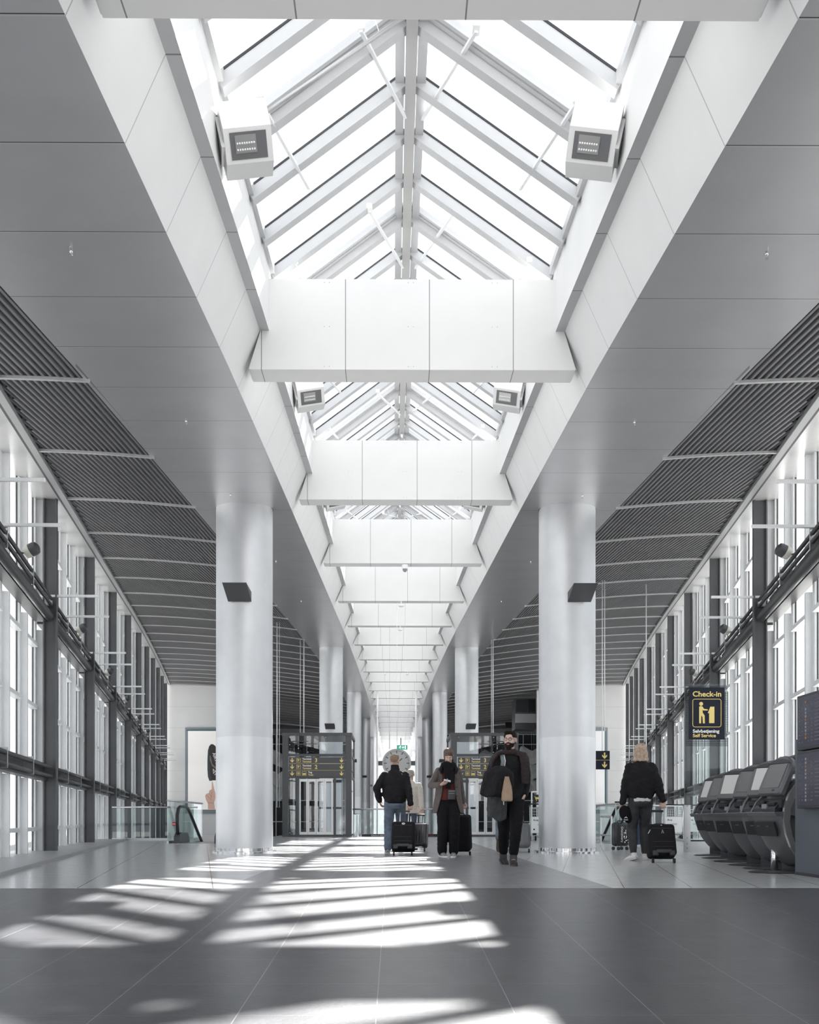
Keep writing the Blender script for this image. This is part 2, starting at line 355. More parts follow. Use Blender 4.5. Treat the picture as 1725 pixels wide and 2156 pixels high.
# ---- soffits, slopes, ledges, upstands (one structure per side)
yl = ys(Y0, YEND, 3.0)
for s, sd in ((-1, 'left'), (1, 'right')):
    def P(c, z): return lambda y: (CX+s*c, y, z(y))
    mb = MB(); strip(mb, P(SOF0, zsof), P(SOF1+.06, zsof), yl); strip(mb, P(SOF0, lambda y: zsof(y)+.06), P(SOF1+.06, lambda y: zsof(y)+.06), yl)
    struct(mb.build('ceiling_soffit_'+sd, M['soffit']))
    mb = MB(); strip(mb, P(SOF0, zsof), P(WL, zled), yl); strip(mb, P(SOF0+.05, zsof), P(WL+.05, lambda y: zled(y)+.05), yl)
    struct(mb.build('ceiling_slope_'+sd, M['slope']))
    mb = MB(); strip(mb, P(WL+.05, zled), P(WU, zled), yl); struct(mb.build('trim_ledge_'+sd, M['ledge']))
    mb = MB(); strip(mb, P(WU, zled), P(WU, zev), yl); strip(mb, P(WU, zev), P(WU+.16, zev), yl); strip(mb, P(WU+.16, zev), P(WU+.16, zled), yl)
    struct(mb.build('ceiling_upstand_'+sd, M['white']))
    # corrugated side ceiling
    mb = MB(); per = 0.085; yy = ys(Y0, 111, 3.0)
    cmax = cwall(Y1)-.2; n = int((cmax-SOF1)/per)
    for k in range(n):
        c0 = SOF1+k*per; prof = [(0, 0), (.030, 0), (.042, .04), (.073, .04), (.085, 0)]
        ya = max(Y0, (c0+per+.22-2.87)/SPL)
        yk = [y for y in yy if y > ya+.1]; yk = [ya]+yk
        yks = [yk]
        if c0 > 10.8:
            yb2 = Y1+(c0-10.8)/.165
            yks = [[y for y in yk if y < Y1]+([Y1] if ya < Y1 else []), ([yb2]+[y for y in yk if y > yb2+.1]) if yb2 < 110 else []]
        for yk in (yks if c0 > 10.8 else [yk]):
            if len(yk) < 2: continue
            base = len(mb.v)
            for y in yk:
                for (dc, dz) in prof: mb.v.append((CX+s*(c0+dc), y, zside(c0+dc, y)+dz))
            for i in range(len(yk)-1):
                for j in range(4): mb.f.append((base+i*5+j, base+i*5+j+1, base+(i+1)*5+j+1, base+(i+1)*5+j))
    ce = struct(mb.build('ceiling_'+sd, M['corr'], recalc=False))
    # roof skin over it
    mb = MB()
    for a, b in zip(yy, yy[1:]):
        ca_, cb_ = (cwall(min(t, Y1))+.9 for t in (a, b))
        mb.quad((CX+s*SOF1, a, zsof(a)+.35), (CX+s*ca_, a, zside(30, a)+.35), (CX+s*cb_, b, zside(30, b)+.35), (CX+s*SOF1, b, zsof(b)+.35))
        mb.quad((CX+s*(SOF1+.05), a, zsof(a)+.36), (CX+s*(SOF1+.05), b, zsof(b)+.36), (CX+s*(WU+.16), b, zev(b)-.02), (CX+s*(WU+.16), a, zev(a)-.02))
    struct(mb.build('ceiling_roof_'+sd, M['backwall'], recalc=False))
    y = 5.15
    while y < 110:
        mb = MB(); c1 = (cwall(y)-.22) if y < Y1 else 10.7+.165*(y-Y1); cs = [SOF1+(c1-SOF1)*i/8 for i in range(9)]
        for a, b in zip(cs, cs[1:]):
            mb.bar((CX+s*a, y, zside(a, y)-.022), (CX+s*b, y, zside(b, y)-.022), .045, .035)
        mb.build('purlin', M['purlin'], ce, recalc=False); y += B/2
    # wall-head: pale fascia, trim channel and dark shadow gap
    yw = ys(Y0, Y1, 3.0)
    def zt(y): return zside(30, y)-0.02
    mb = MB(); strip(mb, lambda y: (CX+s*(cwall(y)-.12), y, zt(y)+.04), lambda y: (CX+s*(cwall(y)+.75), y, zt(y)+.04), yw)
    strip(mb, lambda y: (CX+s*(cwall(y)+.75), y, zt(y)+.04), lambda y: (CX+s*(cwall(y)+.75), y, zt(y)+.5), yw)
    struct(mb.build('ceiling_fascia_'+sd, M['fascia']))
    mb = MB()
    for a, b in zip(yw, yw[1:]):
        pa = (CX+s*(cwall(a)-.175), a, zt(a)+.0); pb = (CX+s*(cwall(b)-.175), b, zt(b)+.0)
        mb.bar(pa, pb, .10, .08)
    struct(mb.build('trim_channel_'+sd, M['trim'], recalc=False))
    mb = MB()
    for a, b in zip(yw, yw[1:]):
        mb.bar((CX+s*(cwall(a)-.10), a, zt(a)+.03), (CX+s*(cwall(b)-.10), b, zt(b)+.03), .05, .10)
    struct(mb.build('trim_gap_'+sd, M['darktrim'], recalc=False))

# ---- cross beams
for n in range(-3, 24):
    y = beamY(n); z = zb(y); th = .30
    o = thing('cross_beam', ('white panelled cross beam under the skylight, %s from the camera' % ORD[min(max(n, 0), 19)]) if n >= 0 else 'white panelled cross beam over the ramp behind the camera', 'beam', (CX, y, z), group='white cross beams of the skylight trench')
    mb = MB()
    poly = [(-WB, 0), (WB, 0), (WL-.01, .46), (WU+.02, .46), (WU+.02, 1.06), (-WU-.02, 1.06), (-WU-.02, .46), (-WL+.01, .46)]
    mb.prism(poly, 0, th)
    mb.build('panel_face', M['beam'], o)
    mb = MB(); mb.box(-WB+.01, WB-.01, -.012, th+.012, -.012, .004); mb.build('bottom_edge', M['beam'], o)
    if n >= 0 and n < 4:
        mb = MB()
        for k in (-1, 0, 1):
            for dx in (-.03, .03):
                for zz in (.03, .5, 1.02):
                    mb.ball((k*.99-.02+dx, -.002, zz), .006, .003, .006, 6)
        mb.build('screw', M['trim'], o)['kind'] = 'stuff'

# ---- skylight: ridge, rafters, glass, casement frames per bay
HR, EW = 1.22, WU+.02
RX = -0.05
pitch = atan2(HR, EW)
for n in range(-2, 23):
    ya, yb_ = beamY(n)+.15, beamY(n+1)+.15
    w = thing('window_%d' % (101+n+2), None, None, (0, 0, 0), kind='structure')
    w['label'] = 'gabled glass skylight bay over the hall'
    ea, eb = zev(ya), zev(yb_)
    for s in (-1, 1):
        mb = MB(); mb.quad((CX+s*EW, ya, ea+.03), (CX+s*EW, yb_, eb+.03), (CX+RX, yb_, eb+HR+.03), (CX+RX, ya, ea+HR+.03))
        mb.build('glass_pane', M['skyglass'], w, recalc=False)
    mb = MB(); mb.bar((CX+RX, ya, ea+HR-.10), (CX+RX, yb_, eb+HR-.10), .11, .16); mb.build('ridge_beam', M['ridge'], w)
    mb = MB()
    for s in (-1, 1):
        mb.bar((CX+RX+s*.11, ya, ea+HR-.06), (CX+RX+s*.11, yb_, eb+HR-.06), .09, .10)
        mb.bar((CX+s*(EW-.03), ya, ea+.02), (CX+s*(EW-.03), yb_, eb+.02), .08, .10)
    mb.build('purlin', M['rafter'], w)
    for k in range(7):
        y = ya+(yb_-ya)*k/7+.05; e = zev(y); dbl = (k % 3 == 1)
        for s in (-1, 1):
            a = Vector((CX+s*(EW-.02), y, e-.03)); b = Vector((CX+RX+s*.05, y, e+HR-.06))
            up = Vector((s*sin(pitch), 0, cos(pitch)))
            mb = MB(); mb.bar(a, b, .11, .13 if not dbl else .15, up)
            r = mb.build('rafter', M['rafter'], w)
            mb = MB(); mb.bar(a+up*.055+Vector((0, -.058, 0)), b+up*.055+Vector((0, -.058, 0)), .009, .02, up); mb.build('gasket', M['gasket'], r)
            if dbl:
                for dy in (-.10, -.17):
                    mb = MB(); mb.bar(a+Vector((0, dy, .05)), b+Vector((0, dy, .05)), .045, .07, up); mb.build('casement_frame', M['rafter'], r)
                mb = MB(); mb.bar(a+up*.06+Vector((0, -.130, 0)), b+up*.06+Vector((0, -.130, 0)), .010, .02, up); mb.build('gasket', M['gasket'], r)
# window stays (thin white push rods) and sprinkler pipes
SIDEW = {-1: 'left', 1: 'right'}
for m_ in range(8):
    y0_ = 8.42+2.975*m_; y1_ = y0_+1.72+(.25 if m_ % 2 else 0)
    for s in (-1, 1):
        for q, (t0, t1) in enumerate(((.70, .95), (.18, .34))):
            def SP(y, t): return Vector((CX+s*(EW*(1-t)), y, zev(y)+HR*t-.10))
            o = thing('window_stay', 'white opening rod %s on the %s skylight slope, %s row from the camera' % (('near the ridge', 'near the eave')[q], SIDEW[s], ORD[m_]), 'rod', SP(y0_, t0), group='white window opening rods')
            d = SP(y1_, t1)-SP(y0_, t0)
            mb = MB(); mb.bar((0, 0, 0), d, .030, .030); mb.build('rod', M['frame'], o)
            mb = MB(); mb.rbox((0, 0, .03), .07, .13 if (m_+q+(s > 0)) % 2 else .05, .06, .012, 2); mb.build('motor_box', M['frame'], o)
for n in range(0, 4):
    ya = beamY(n)+.15
    y = ya+B*3.62/7
    o = thing('sprinkler_pipe', 'grey sprinkler pipe running down the %s skylight bay from the ridge' % ORD[n], 'pipe', (CX+RX, y, zev(y)+HR-.25), group='skylight sprinkler pipes')
    mb = MB(); mb.tube([(0, 0, 0), (-EW+.1, 0, -HR+.1)], .018, 8); mb.build('pipe', M['trim'], o, True)
    mb = MB(); mb.tube([(0, 0, .12), (0, 0, -.05)], .025, 8); mb.build('clamp', M['steel'], o, True)
    mb = MB(); mb.tube([(-.3, 0, -.2), (-.42, -.25, .0)], .004, 5); mb.build('hanger_wire', M['frame'], o)

# ---- columns (pairs every four beams)
k = 0
for j, y in enumerate((-6.6, 17.25, 41.05, 64.9, 88.8, 112.6, 136.5)):
    for s in (-1, 1):
        x = CX+s*2.93; zt_ = zsof(y); zbase = 0 if y < 34 else -6.0
        where = 'behind the camera' if j == 0 else ('%s pair ahead of the camera' % ORD[j-1])
        o = thing('steel_column', 'round brushed steel column on the %s of the hall axis, %s' % (SIDEW[s], where), 'column', (x, y, zbase), rz=s*.35, group='round steel columns carrying the ceiling')
        zt_ -= zbase; so = -zbase
        mb = MB(); mb.lathe([(.508, so+2.07), (.508, zt_+.03)], 64); mb.build('upper_shaft', M['column'], o, 'auto')
        mb = MB(); mb.lathe([(.512, .03), (.512, so+2.07)], 64); mb.build('lower_shaft', M['column2'], o, 'auto')
        mb = MB(); mb.lathe([(.516, zt_-.01), (.516, zt_+.02)], 64); mb.build('shadow_gap', M['darktrim'], o, 'auto')
        if y < 34:
            mb = MB(); mb.lathe([(.52, .035), (.52, .09), (.515, .092)], 64); mb.build('base_collar', M['chrome'], o, 'auto')
            mb = MB(); mb.lathe([(.585, .0), (.585, .03), (.57, .037)], 64); mb.build('base_flange', M['chrome'], o, 'auto')
        # wedge shaped uplighter on the camera side
        if j > 0:
            zl = 4.45-.001*y
            l = thing('wedge_luminaire', 'dark wedge luminaire on the %s of the %s column pair' % (SIDEW[s], ORD[j-1]), 'light', (x-s*-.0+(-s)*-.0, y, zl), group='wedge luminaires on the columns')
            l.location.x = x+(0 if s < 0 else .12)
            mb = MB(); poly = [(-.505, 0), (-.505, .16), (-1.05, .18)]
            poly = [(-.53, 0.0), (-.53, .17), (-1.12, .19)]
            mb.prism(poly, -.205, .205, axis='X'); mb.build('housing', mat('luminaire_housing', (.045, .045, .048), .5), l)
            mb = MB(); mb.prism([(-.55, .172), (-.55, .177), (-1.05, .194), (-1.05, .19)], -.18, .18, axis='X'); mb.build('lens', M['balglass'], l)
    k += 1
# ================================================================ WINDOW WALLS
ZL1, ZL2, ZL3 = 0.43, 2.62, 3.74        # transoms
def wallpt(s, y, off, z): return Vector((CX+s*(cwall(y)+off), y, z))
GOFF = .42
POSTY = [17.3+B*k for k in range(-4, 10)]
def ztop(y): return zside(30, y)+.03
for s in (-1, 1):
    sd = SIDEW[s]; aw = atan2(SPL, 1)*(-s)
    pc = 0
    for k, y in enumerate(POSTY):
        if y > Y1-.5: continue
        vis = y > 9
        zb0 = 0 if y < 27 else -6.0
        if y < YE: zb0 = -(YE-y)*RS
        o = thing('wall_post', ('dark grey steel post of the %s window wall, %s from the camera' % (sd, ORD[pc])) if vis else 'dark grey steel post of the %s window wall, beside the ramp' % sd, 'post', (CX+s*(cwall(y)+.115), y, zb0), rz=aw, group='dark steel posts of the %s window wall' % sd)
        if vis: pc += 1
        h = ztop(y)-zb0
        mb = MB(); mb.box(-.10, .10, -.012, .012, 0, h); mb.build('web', M['post'], o)
        for q in (-1, 1):
            mb = MB(); mb.box(q*.105-.012, q*.105+.012, -.085, .085, 0, h); mb.build('flange', M['post'], o)
    # glazed bays
    ys0 = 17.3-4*B
    nb = 0
    for k in range(-4, 10):
        ya = 17.3+B*k; yb_ = ya+B
        if ya > Y1-1: break
        yb_ = min(yb_, Y1)
        w = thing('window_%d' % ((1 if s < 0 else 31)+nb), None, None, kind='structure'); nb += 1
        w['label'] = 'tall glazed bay of the %s window wall' % sd
        zf = -.1 if ya < 26 else -6.0
        if ya < YE: zf = -.9
        mb = MB(); a = wallpt(s, ya, GOFF, zf); b = wallpt(s, yb_, GOFF, zf)
        mb.quad(a, b, Vector((b.x, b.y, ztop(yb_))), Vector((a.x, a.y, ztop(ya)))); mb.build('glass_pane', M['winglass'], w, recalc=False)
        for j in range(4):
            y = ya+.06+j*B/4
            if y > Y1: continue
            m_ = MB()
            zt2 = ztop(y)
            c0 = wallpt(s, y, 0, 0); t = Vector((s*SPL, 1, 0)).normalized(); nrm = Vector((-s*1, SPL, 0)).normalized()  # inward
            def bx(mbx, along0, along1, in0, in1, z0_, z1_, base=None):
                g0 = wallpt(s, y, GOFF, 0)
                q = [g0+t*along0+nrm*in0, g0+t*along1+nrm*in0, g0+t*along1+nrm*in1, g0+t*along0+nrm*in1]
                mbx.hexa([p+Vector((0, 0, z0_)) for p in q], [p+Vector((0, 0, z1_)) for p in q])
            # split by the two service rails
            segs = [(zf, 1.30), (1.62, 4.05), (4.62, zt2)]
            for (a0, a1) in segs:
                bx(m_, -.05, .02, .0, .15, a0, a1)
            bx(m_, -.19, -.05, -.02, .05, zf, zt2)
            f = m_.build('mullion', M['frame'], w)
            g_ = MB(); bx(g_, -.21, -.19, .0, .016, zf, zt2); g_.build('gasket', M['gasket'], f)
            for (tz) in (ZL1, ZL2, ZL3, 5.9, 7.6, 9.1, -1.8, -4):
                if tz > zt2-.5 or tz < zf: continue
                g_ = MB(); bx(g_, .02, B/4-.2, -.02, .10, tz-.035, tz+.035); g_.build('transom', M['frame'], w)
    # service rails
    for (nm, zc, big) in (('lower', 1.44, False), ('upper', 4.36, True)):
        for k in range(-3, 9):
            ya = 17.3+B*k+.13; yb_ = ya+B-.26
            if yb_ > Y1: continue
            vis = ya > 10
            o = thing('service_rail', 'dark %s tube rail of the %s window wall, bay %s' % (nm, sd, ('after the %s post' % ORD[k]) if k >= 0 else ('before the first post' if k == -1 else 'beside the ramp')), 'rail', wallpt(s, ya, .10, zc), group='%s tube rails of the %s window wall' % (nm, sd))
            base = wallpt(s, ya, .10, zc)
            def L(y, off, z): return wallpt(s, y, .10+off, zc+z)-base
            if big:
                mb = MB(); mb.tube([L(ya, .02, -.10), L(yb_, .02, -.10)], .085, 14); mb.build('main_tube', M['tube'], o, True)
                mb = MB(); mb.bar(L(ya, .18, -.16), L(yb_, .18, -.16), .20, .05); mb.bar(L(ya, .18, .1), L(yb_, .18, .1), .03, .30); mb.build('tray', M['tube'], o)
                for zz in (.10, .22):
                    mb = MB(); mb.tube([L(ya, -.02, zz), L(yb_, -.02, zz)], .032, 10); mb.build('tube', M['tube'], o, True)
            else:
                for zz in (-.06, .10):
                    mb = MB(); mb.tube([L(ya, -.02, zz), L(yb_, -.02, zz)], .036, 10); mb.build('tube', M['tube'], o, True)
                mb = MB(); mb.bar(L(ya, .12, -.10), L(yb_, .12, -.10), .16, .08); mb.bar(L(ya, .14, .06), L(yb_, .14, .06), .05, .24); mb.build('tray', M['tube'], o)
            for yy_ in (ya+B*.28, ya+B*.62):
                mb = MB(); p = L(yy_, .04, .14 if big else .02)
                mb.box(p.x-.10, p.x+.10, p.y-.012, p.y+.012, p.z-.14, p.z+.15); mb.build('bracket', M['steel'], o)
    # linear luminaires crossing the upper rail
    i = 0
    for k in range(-1, 9):
        for q, dy in enumerate((0.0, 1.75)):
            y = 17.3+B*k+dy
            if y > Y1-1 or y < 10: continue
            o = thing('linear_luminaire', 'slim white light bar on the %s window wall, %s from the camera' % (sd, ORD[min(i, 19)]), 'light', wallpt(s, y, .05, 4.66), rz=0, group='white light bars on the %s upper rail' % sd); i += 1
            mb = MB(); mb.rbox((-s*.25, 0, 0), 1.15, .045, .045, .008, 2); mb.build('bar', M['frame'], o)
            mb = MB(); mb.tube([(s*.12, 0, 0), (s*.12, 0, -.18)], .02, 8); mb.build('clamp', M['steel'], o, True)
            if q == 0:
                mb = MB(); mb.rbox((s*.12, -.02, -.13), .20, .14, .11, .02, 2); mb.build('ballast_box', M['frame'], o)
    # barrel spotlights
    for k in range(-1, 5):
        y = 14.2+B*(k+1)
        if y > 50: break
        o = thing('spotlight', 'cream and grey barrel spotlight on the %s upper rail, %s from the camera' % (sd, ORD[k+1]), 'light', wallpt(s, y, .06, 4.58), rz=aw*1.0, group='barrel spotlights on the %s rail' % sd)
        mb = MB(); mb.lathe([(.06, -.14), (.12, -.12), (.135, -.03), (.135, .0)], 20)
        cap = mb.build('cap', mat('cream_enamel', (.72, .70, .62), .4), o, 'auto')
        mb = MB(); mb.lathe([(.135, .0), (.135, .10), (.12, .15), (.05, .19)], 20)
        bod = mb.build('body', mat('charcoal_enamel', (.07, .07, .075), .4), o, 'auto')
        for q in (cap, bod): q.rotation_euler = (R(65), 0, s*R(-75)); q.location = (-s*.13, .05, .06); q.scale = (.72, .72, .72)
        mb = MB(); mb.tube([(0, 0, 0), (-s*.08, .0, .02), (-s*.13, .05, .06)], .018, 8); mb.build('arm', M['steel'], o, True)

# ---- ends of the hall
mb = MB(); zz = 13
for s in (-1, 1):
    mb2 = MB(); x0, x1 = CX+s*10.6, CX+s*18.2
    mb2.box(min(x0, x1), max(x0, x1), Y1, Y1+.3, -6, 12.5)
    struct(mb2.build('wall_%s_end' % SIDEW[s], M['wall']))
mb2 = MB(); mb2.box(CX+10.55, CX+10.95, Y1-.15, Y1+.1, -6, 10.2); struct(mb2.build('trim_1', M['frame']))
mb2 = MB(); mb2.box(-12, 12, Y0-.3, Y0, -3, 9); struct(mb2.build('wall_back_added', M['backwall']))  # unseen closing wall, added to keep light from flooding in behind the camera
# returns beside the far bay
for s in (-1, 1):
    mb2 = MB(); xx = CX+s*11.0; x2 = CX+s*17.3; mb2.hexa([(xx, Y1+.3, -6), (xx+s*.2, Y1+.3, -6), (x2+s*.2, 111, -6), (x2, 111, -6)], [(xx, Y1+.3, 13), (xx+s*.2, Y1+.3, 13), (x2+s*.2, 111, 13), (x2, 111, 13)]); struct(mb2.build('wall_%s_far' % SIDEW[s], M['backwall']))
# far glazed facade across the hall, either side of the axis
for s in (-1, 1):
    w = thing('window_%d' % (90 if s < 0 else 91), None, None, kind='structure'); w['label'] = 'far dark glazed facade with white glazing bars'
    xa, xb = sorted((CX+s*3.9, CX+s*17.2)); Y = 108.0
    mb = MB(); mb.box(xa, xb, Y, Y+.1, -6, 10.1); mb.build('glass_pane', mat('dark_facade_glass', (.05, .055, .06), .08, 0, .3, .4), w)
    x = xa+.1
    while x < xb:
        mb = MB(); mb.box(x-.05, x+.05, Y-.08, Y, -6, 10.1); mb.build('glazing_bar', M['frame'], w); x += 1.75
    for z in (-3, 0.2, 2.6, 4.9, 7.2, 9.0):
        mb = MB(); mb.box(xa, xb, Y-.09, Y, z-.05, z+.05); mb.build('glazing_bar', M['frame'], w)
    mb = MB(); mb.box(xa, xb, Y-.5, Y-.05, 10.1, 10.7); struct(mb.build('trim_%d' % (3+s), M['trim']))
    mb = MB(); mb.box(xa, xb, Y+.5, Y+.6, 10.7, 14); struct(mb.build('wall_%s_upper' % SIDEW[s], M['post']))
mb = MB(); mb.box(-4, 4.5, YEND, YEND+.2, -6, 14); struct(mb.build('wall_front', M['wall']))
# ================================================================ THINGS
M['navy'] = mat('navy_sign', (0.012, 0.014, 0.026), 0.5, spec=0.2)
M['yellow'] = mat('sign_yellow', (0.78, 0.62, 0.22), 0.5)
M['swhite'] = mat('sign_white', (0.85, 0.85, 0.85), 0.5)
M['kgrey'] = mat('kiosk_grey', (0.13, 0.132, 0.14), 0.42, 0.25, 0.03, 5, 0.03, 150)
M['kdark'] = mat('kiosk_dark', (0.035, 0.037, 0.045), 0.5)
M['kblue'] = mat('slate_blue_paint', (0.10, 0.115, 0.135), 0.5, 0, 0.06, 3)
M['screen'] = mat('unlit_screen', (0.62, 0.62, 0.61), 0.25)
M['screend'] = mat('dark_screen', (0.16, 0.16, 0.165), 0.2)
M['liftframe'] = mat('lift_frame_paint', (0.07, 0.072, 0.078), 0.42, 0.1)
M['doorsteel'] = mat('door_steel', (0.66, 0.66, 0.67), 0.35, 0.7)
M['plastic'] = mat('grey_plastic', (0.25, 0.25, 0.26), 0.4)
M['red'] = mat('red_sign', (0.5, 0.03, 0.03), 0.5)
M['green'] = mat('exit_green', (0.02, 0.24, 0.16), 0.5, emit=(0.03, 0.32, 0.2), est=0.6)
M['exitwhite'] = mat('exit_white', (0.85, 0.9, 0.88), 0.5, emit=(0.8, 0.9, 0.85), est=0.6)

def arrow(mb, cx, cz, h, y, up=False, w=None, th=.22):
    """down arrow in the xz plane, height h, facing -y"""
    w = w or h*.78; t = h*th; s = -1 if not up else 1
    def q(pts, e=0.0): mb.prism([(cx+p[0], cz+s*p[1]) for p in pts], y-e, y+.004)
    q([(-t/2, -h/2), (t/2, -h/2), (t/2, h*.40), (-t/2, h*.40)])
    for k in (-1, 1):
        q([(0, h/2), (k*w/2, h/2-w*.52), (k*(w/2), h/2-w*.52-t*1.25), (0, h/2-t*1.35)], .001 if k < 0 else .002)

# ---- lifts
for s, nm in ((-1, 'left'), (1, 'right')):
    YF = 31.6; x0, x1 = (CX-3.93, CX-1.63) if s < 0 else (CX+1.69, CX+3.93)
    W = x1-x0; H = 3.46; Dp = 2.6; cxm = (x0+x1)/2
    o = thing('glass_lift', 'glass lift shaft with steel doors and terminal signs on the %s of the hall axis' % nm, 'lift', (cxm, YF, 0), group=None)
    fw = .19
    for xx in (-W/2, W/2-fw):
        mb = MB(); mb.box(xx, xx+fw, 0, .22, 0, H); mb.build('corner_post', M['liftframe'], o)
        mb = MB(); mb.box(xx+(0 if xx < 0 else .05), xx+fw-(.05 if xx < 0 else 0), Dp-.2, Dp, -6, H); mb.build('corner_post', M['liftframe'], o)
    mb = MB(); mb.box(-W/2-.02, W/2+.02, -.02, Dp, H-.10, H); mb.build('roof_slab', M['liftframe'], o)
    for z in (2.72, 2.0):
        mb = MB(); mb.box(-W/2+fw, W/2-fw, .02, .12, z-.05, z+.04); mb.build('transom', M['liftframe'], o)
    mb = MB(); mb.box(-W/2+fw, W/2-fw, 0.02, .12, 0, .07); mb.build('threshold', M['liftframe'], o)
    dw = 1.12; dxc = -.03 if s < 0 else 0.03
    for xx in (dxc-dw/2-.10, dxc+dw/2+.02):
        mb = MB(); mb.box(xx, xx+.08, .0, .14, 0, 1.95); mb.build('door_jamb', M['liftframe'], o)
    for k in range(4):
        xa = dxc-dw/2+k*dw/4
        d = MB(); z1 = 1.93
        d.box(xa+.005, xa+.05, .06, .10, .02, z1); d.box(xa+dw/4-.05, xa+dw/4-.005, .06, .10, .02, z1)
        d.box(xa+.05, xa+dw/4-.05, .06, .10, .02, .16); d.box(xa+.05, xa+dw/4-.05, .06, .10, z1-.09, z1)
        dd = d.build('door', M['doorsteel'], o)
        d = MB(); d.box(xa+.05, xa+dw/4-.05, .075, .085, .16, z1-.09); d.build('pane', M['liftglass'], dd)
        d = MB(); d.box(xa+.05, xa+dw/4-.05, .088, .1, .93, .99); d.build('rail', M['black'], dd)
    # glazing with bolts
    panes = [(-W/2+fw, W/2-fw, 2.76, 3.36), (-W/2+fw, W/2-fw, 2.0, 2.68), (-W/2+fw, dxc-dw/2-.11, .08, 1.95), (dxc+dw/2+.11, W/2-fw, .08, 1.95)]
    for (a, b, c, d_) in panes:
        mb = MB(); mb.box(a, b, .015, .03, c, d_); p = mb.build('glass_pane', M['liftglass'], o)
        mb = MB(); nx = 3 if b-a > 1 else 1
        for i in range(nx+1):
            for zz in (c+.05, (c+d_)/2, d_-.05): mb.ball((a+.06+(b-a-.12)*i/nx, .008, zz), .014, .008, .014, 8)
        mb.build('bolt', M['chrome'], p)['kind'] = 'stuff'
    for sd_ in (-1, 1):
        mb = MB(); xx = sd_*(W/2-.03); mb.box(xx-.008, xx+.008, .22, Dp-.2, .08, H-.1); mb.build('side_glass', M['liftglass'], o)
        mb = MB(); mb.box(xx-.03, xx+.03, .22, Dp-.2, 1.95, 2.03); mb.box(xx-.03, xx+.03, .22, Dp-.2, 2.68, 2.76); mb.build('side_rail', M['liftframe'], o)
    mb = MB(); mb.box(-W/2+fw, W/2-fw, Dp-.06, Dp, 1.9, 2.0); mb.box(-W/2+fw, W/2-fw, Dp-.06, Dp, .95, 1.02); mb.build('rear_rail', M['liftframe'], o)
    # cabin
    mb = MB(); mb.box(-W/2+.3, W/2-.3, .5, Dp-.3, 2.1, 2.25); mb.box(-W/2+.3, W/2-.3, .5, Dp-.3, 0.0, .05); mb.build('lift_cabin', M['black'], o)
    for xx in (-W/2+.3, W/2-.36):
        mb = MB(); mb.box(xx, xx+.06, .5, .56, .05, 2.1); mb.box(xx, xx+.06, Dp-.36, Dp-.3, .05, 2.1); mb.build('cabin_post', M['doorsteel'], o)
    # signs
    bw = W-2*fw-.06
    for r_, (z, l1, l2, num) in enumerate(((2.545, 'Terminal', 'Terminal', '3'), (2.325, 'Terminal', 'Terminal', '2'), (2.105, 'Tog', 'Train', ''))):
        z -= .0
        sg = MB(); sg.box(-bw/2, bw/2, -.012, .01, z-.102, z+.102); sb = sg.build('sign_panel', M['liftframe'], o)
        a_ = MB(); arrow(a_, -bw/2+.11, z, .15, -.018); arrow(a_, bw/2-.11, z, .15, -.018); a_.build('arrow', M['yellow'], sb)
        pic = MB()
        def fr(cx_, cz_, w_):
            t = .008
            pic.box(cx_-w_, cx_+w_, -.017, -.012, cz_+w_-t, cz_+w_); pic.box(cx_-w_, cx_+w_, -.017, -.012, cz_-w_, cz_-w_+t)
            pic.box(cx_-w_, cx_-w_+t, -.017, -.012, cz_-w_, cz_+w_); pic.box(cx_+w_-t, cx_+w_, -.017, -.012, cz_-w_, cz_+w_)
        X1 = -bw/2+.32
        fr(X1, z, .07)
        if num:
            pic.prism([(X1-.05, z-.01), (X1+.05, z+.018), (X1+.05, z+.03), (X1-.05, z+.005)], -.018, -.013)
            pic.prism([(X1-.01, z+.01), (X1-.045, z+.05), (X1-.03, z+.052), (X1+.02, z+.018)], -.018, -.013)
            pic.prism([(X1-.01, z), (X1-.03, z-.045), (X1-.015, z-.042), (X1+.02, z+.01)], -.018, -.013)
        else:
            fr(X1+.19, z, .07)
            for q in (-.03, 0, .03): pic.box(X1+q-.01, X1+q+.006, -.018, -.013, z-.04, z+.04)
            pic.box(X1+.14, X1+.24, -.018, -.013, z-.04, z+.01)
            pic.box(X1+.15, X1+.17, -.018, -.013, z-.052, z-.04); pic.box(X1+.21, X1+.23, -.018, -.013, z-.052, z-.04)
        pic.build('pictogram', M['yellow'], sb)
        tx = X1+.13+(0 if num else .19)
        text('lettering', l1, .082, M['swhite'], (tx, -.014, z+.015), parent=sb, bold=.002)
        text('lettering', l2, .082, M['yellow'], (tx, -.014, z-.072), parent=sb, bold=.002)
        if num: text('lettering', num, .185, M['yellow'], (tx+.41, -.014, z-.062), parent=sb, bold=.003)
        ln = MB(); ln.box(-bw/2, bw/2, -.016, -.01, z-.112, z-.106)
        if r_ < 2: ln.build('divider', M['yellow'], sb)

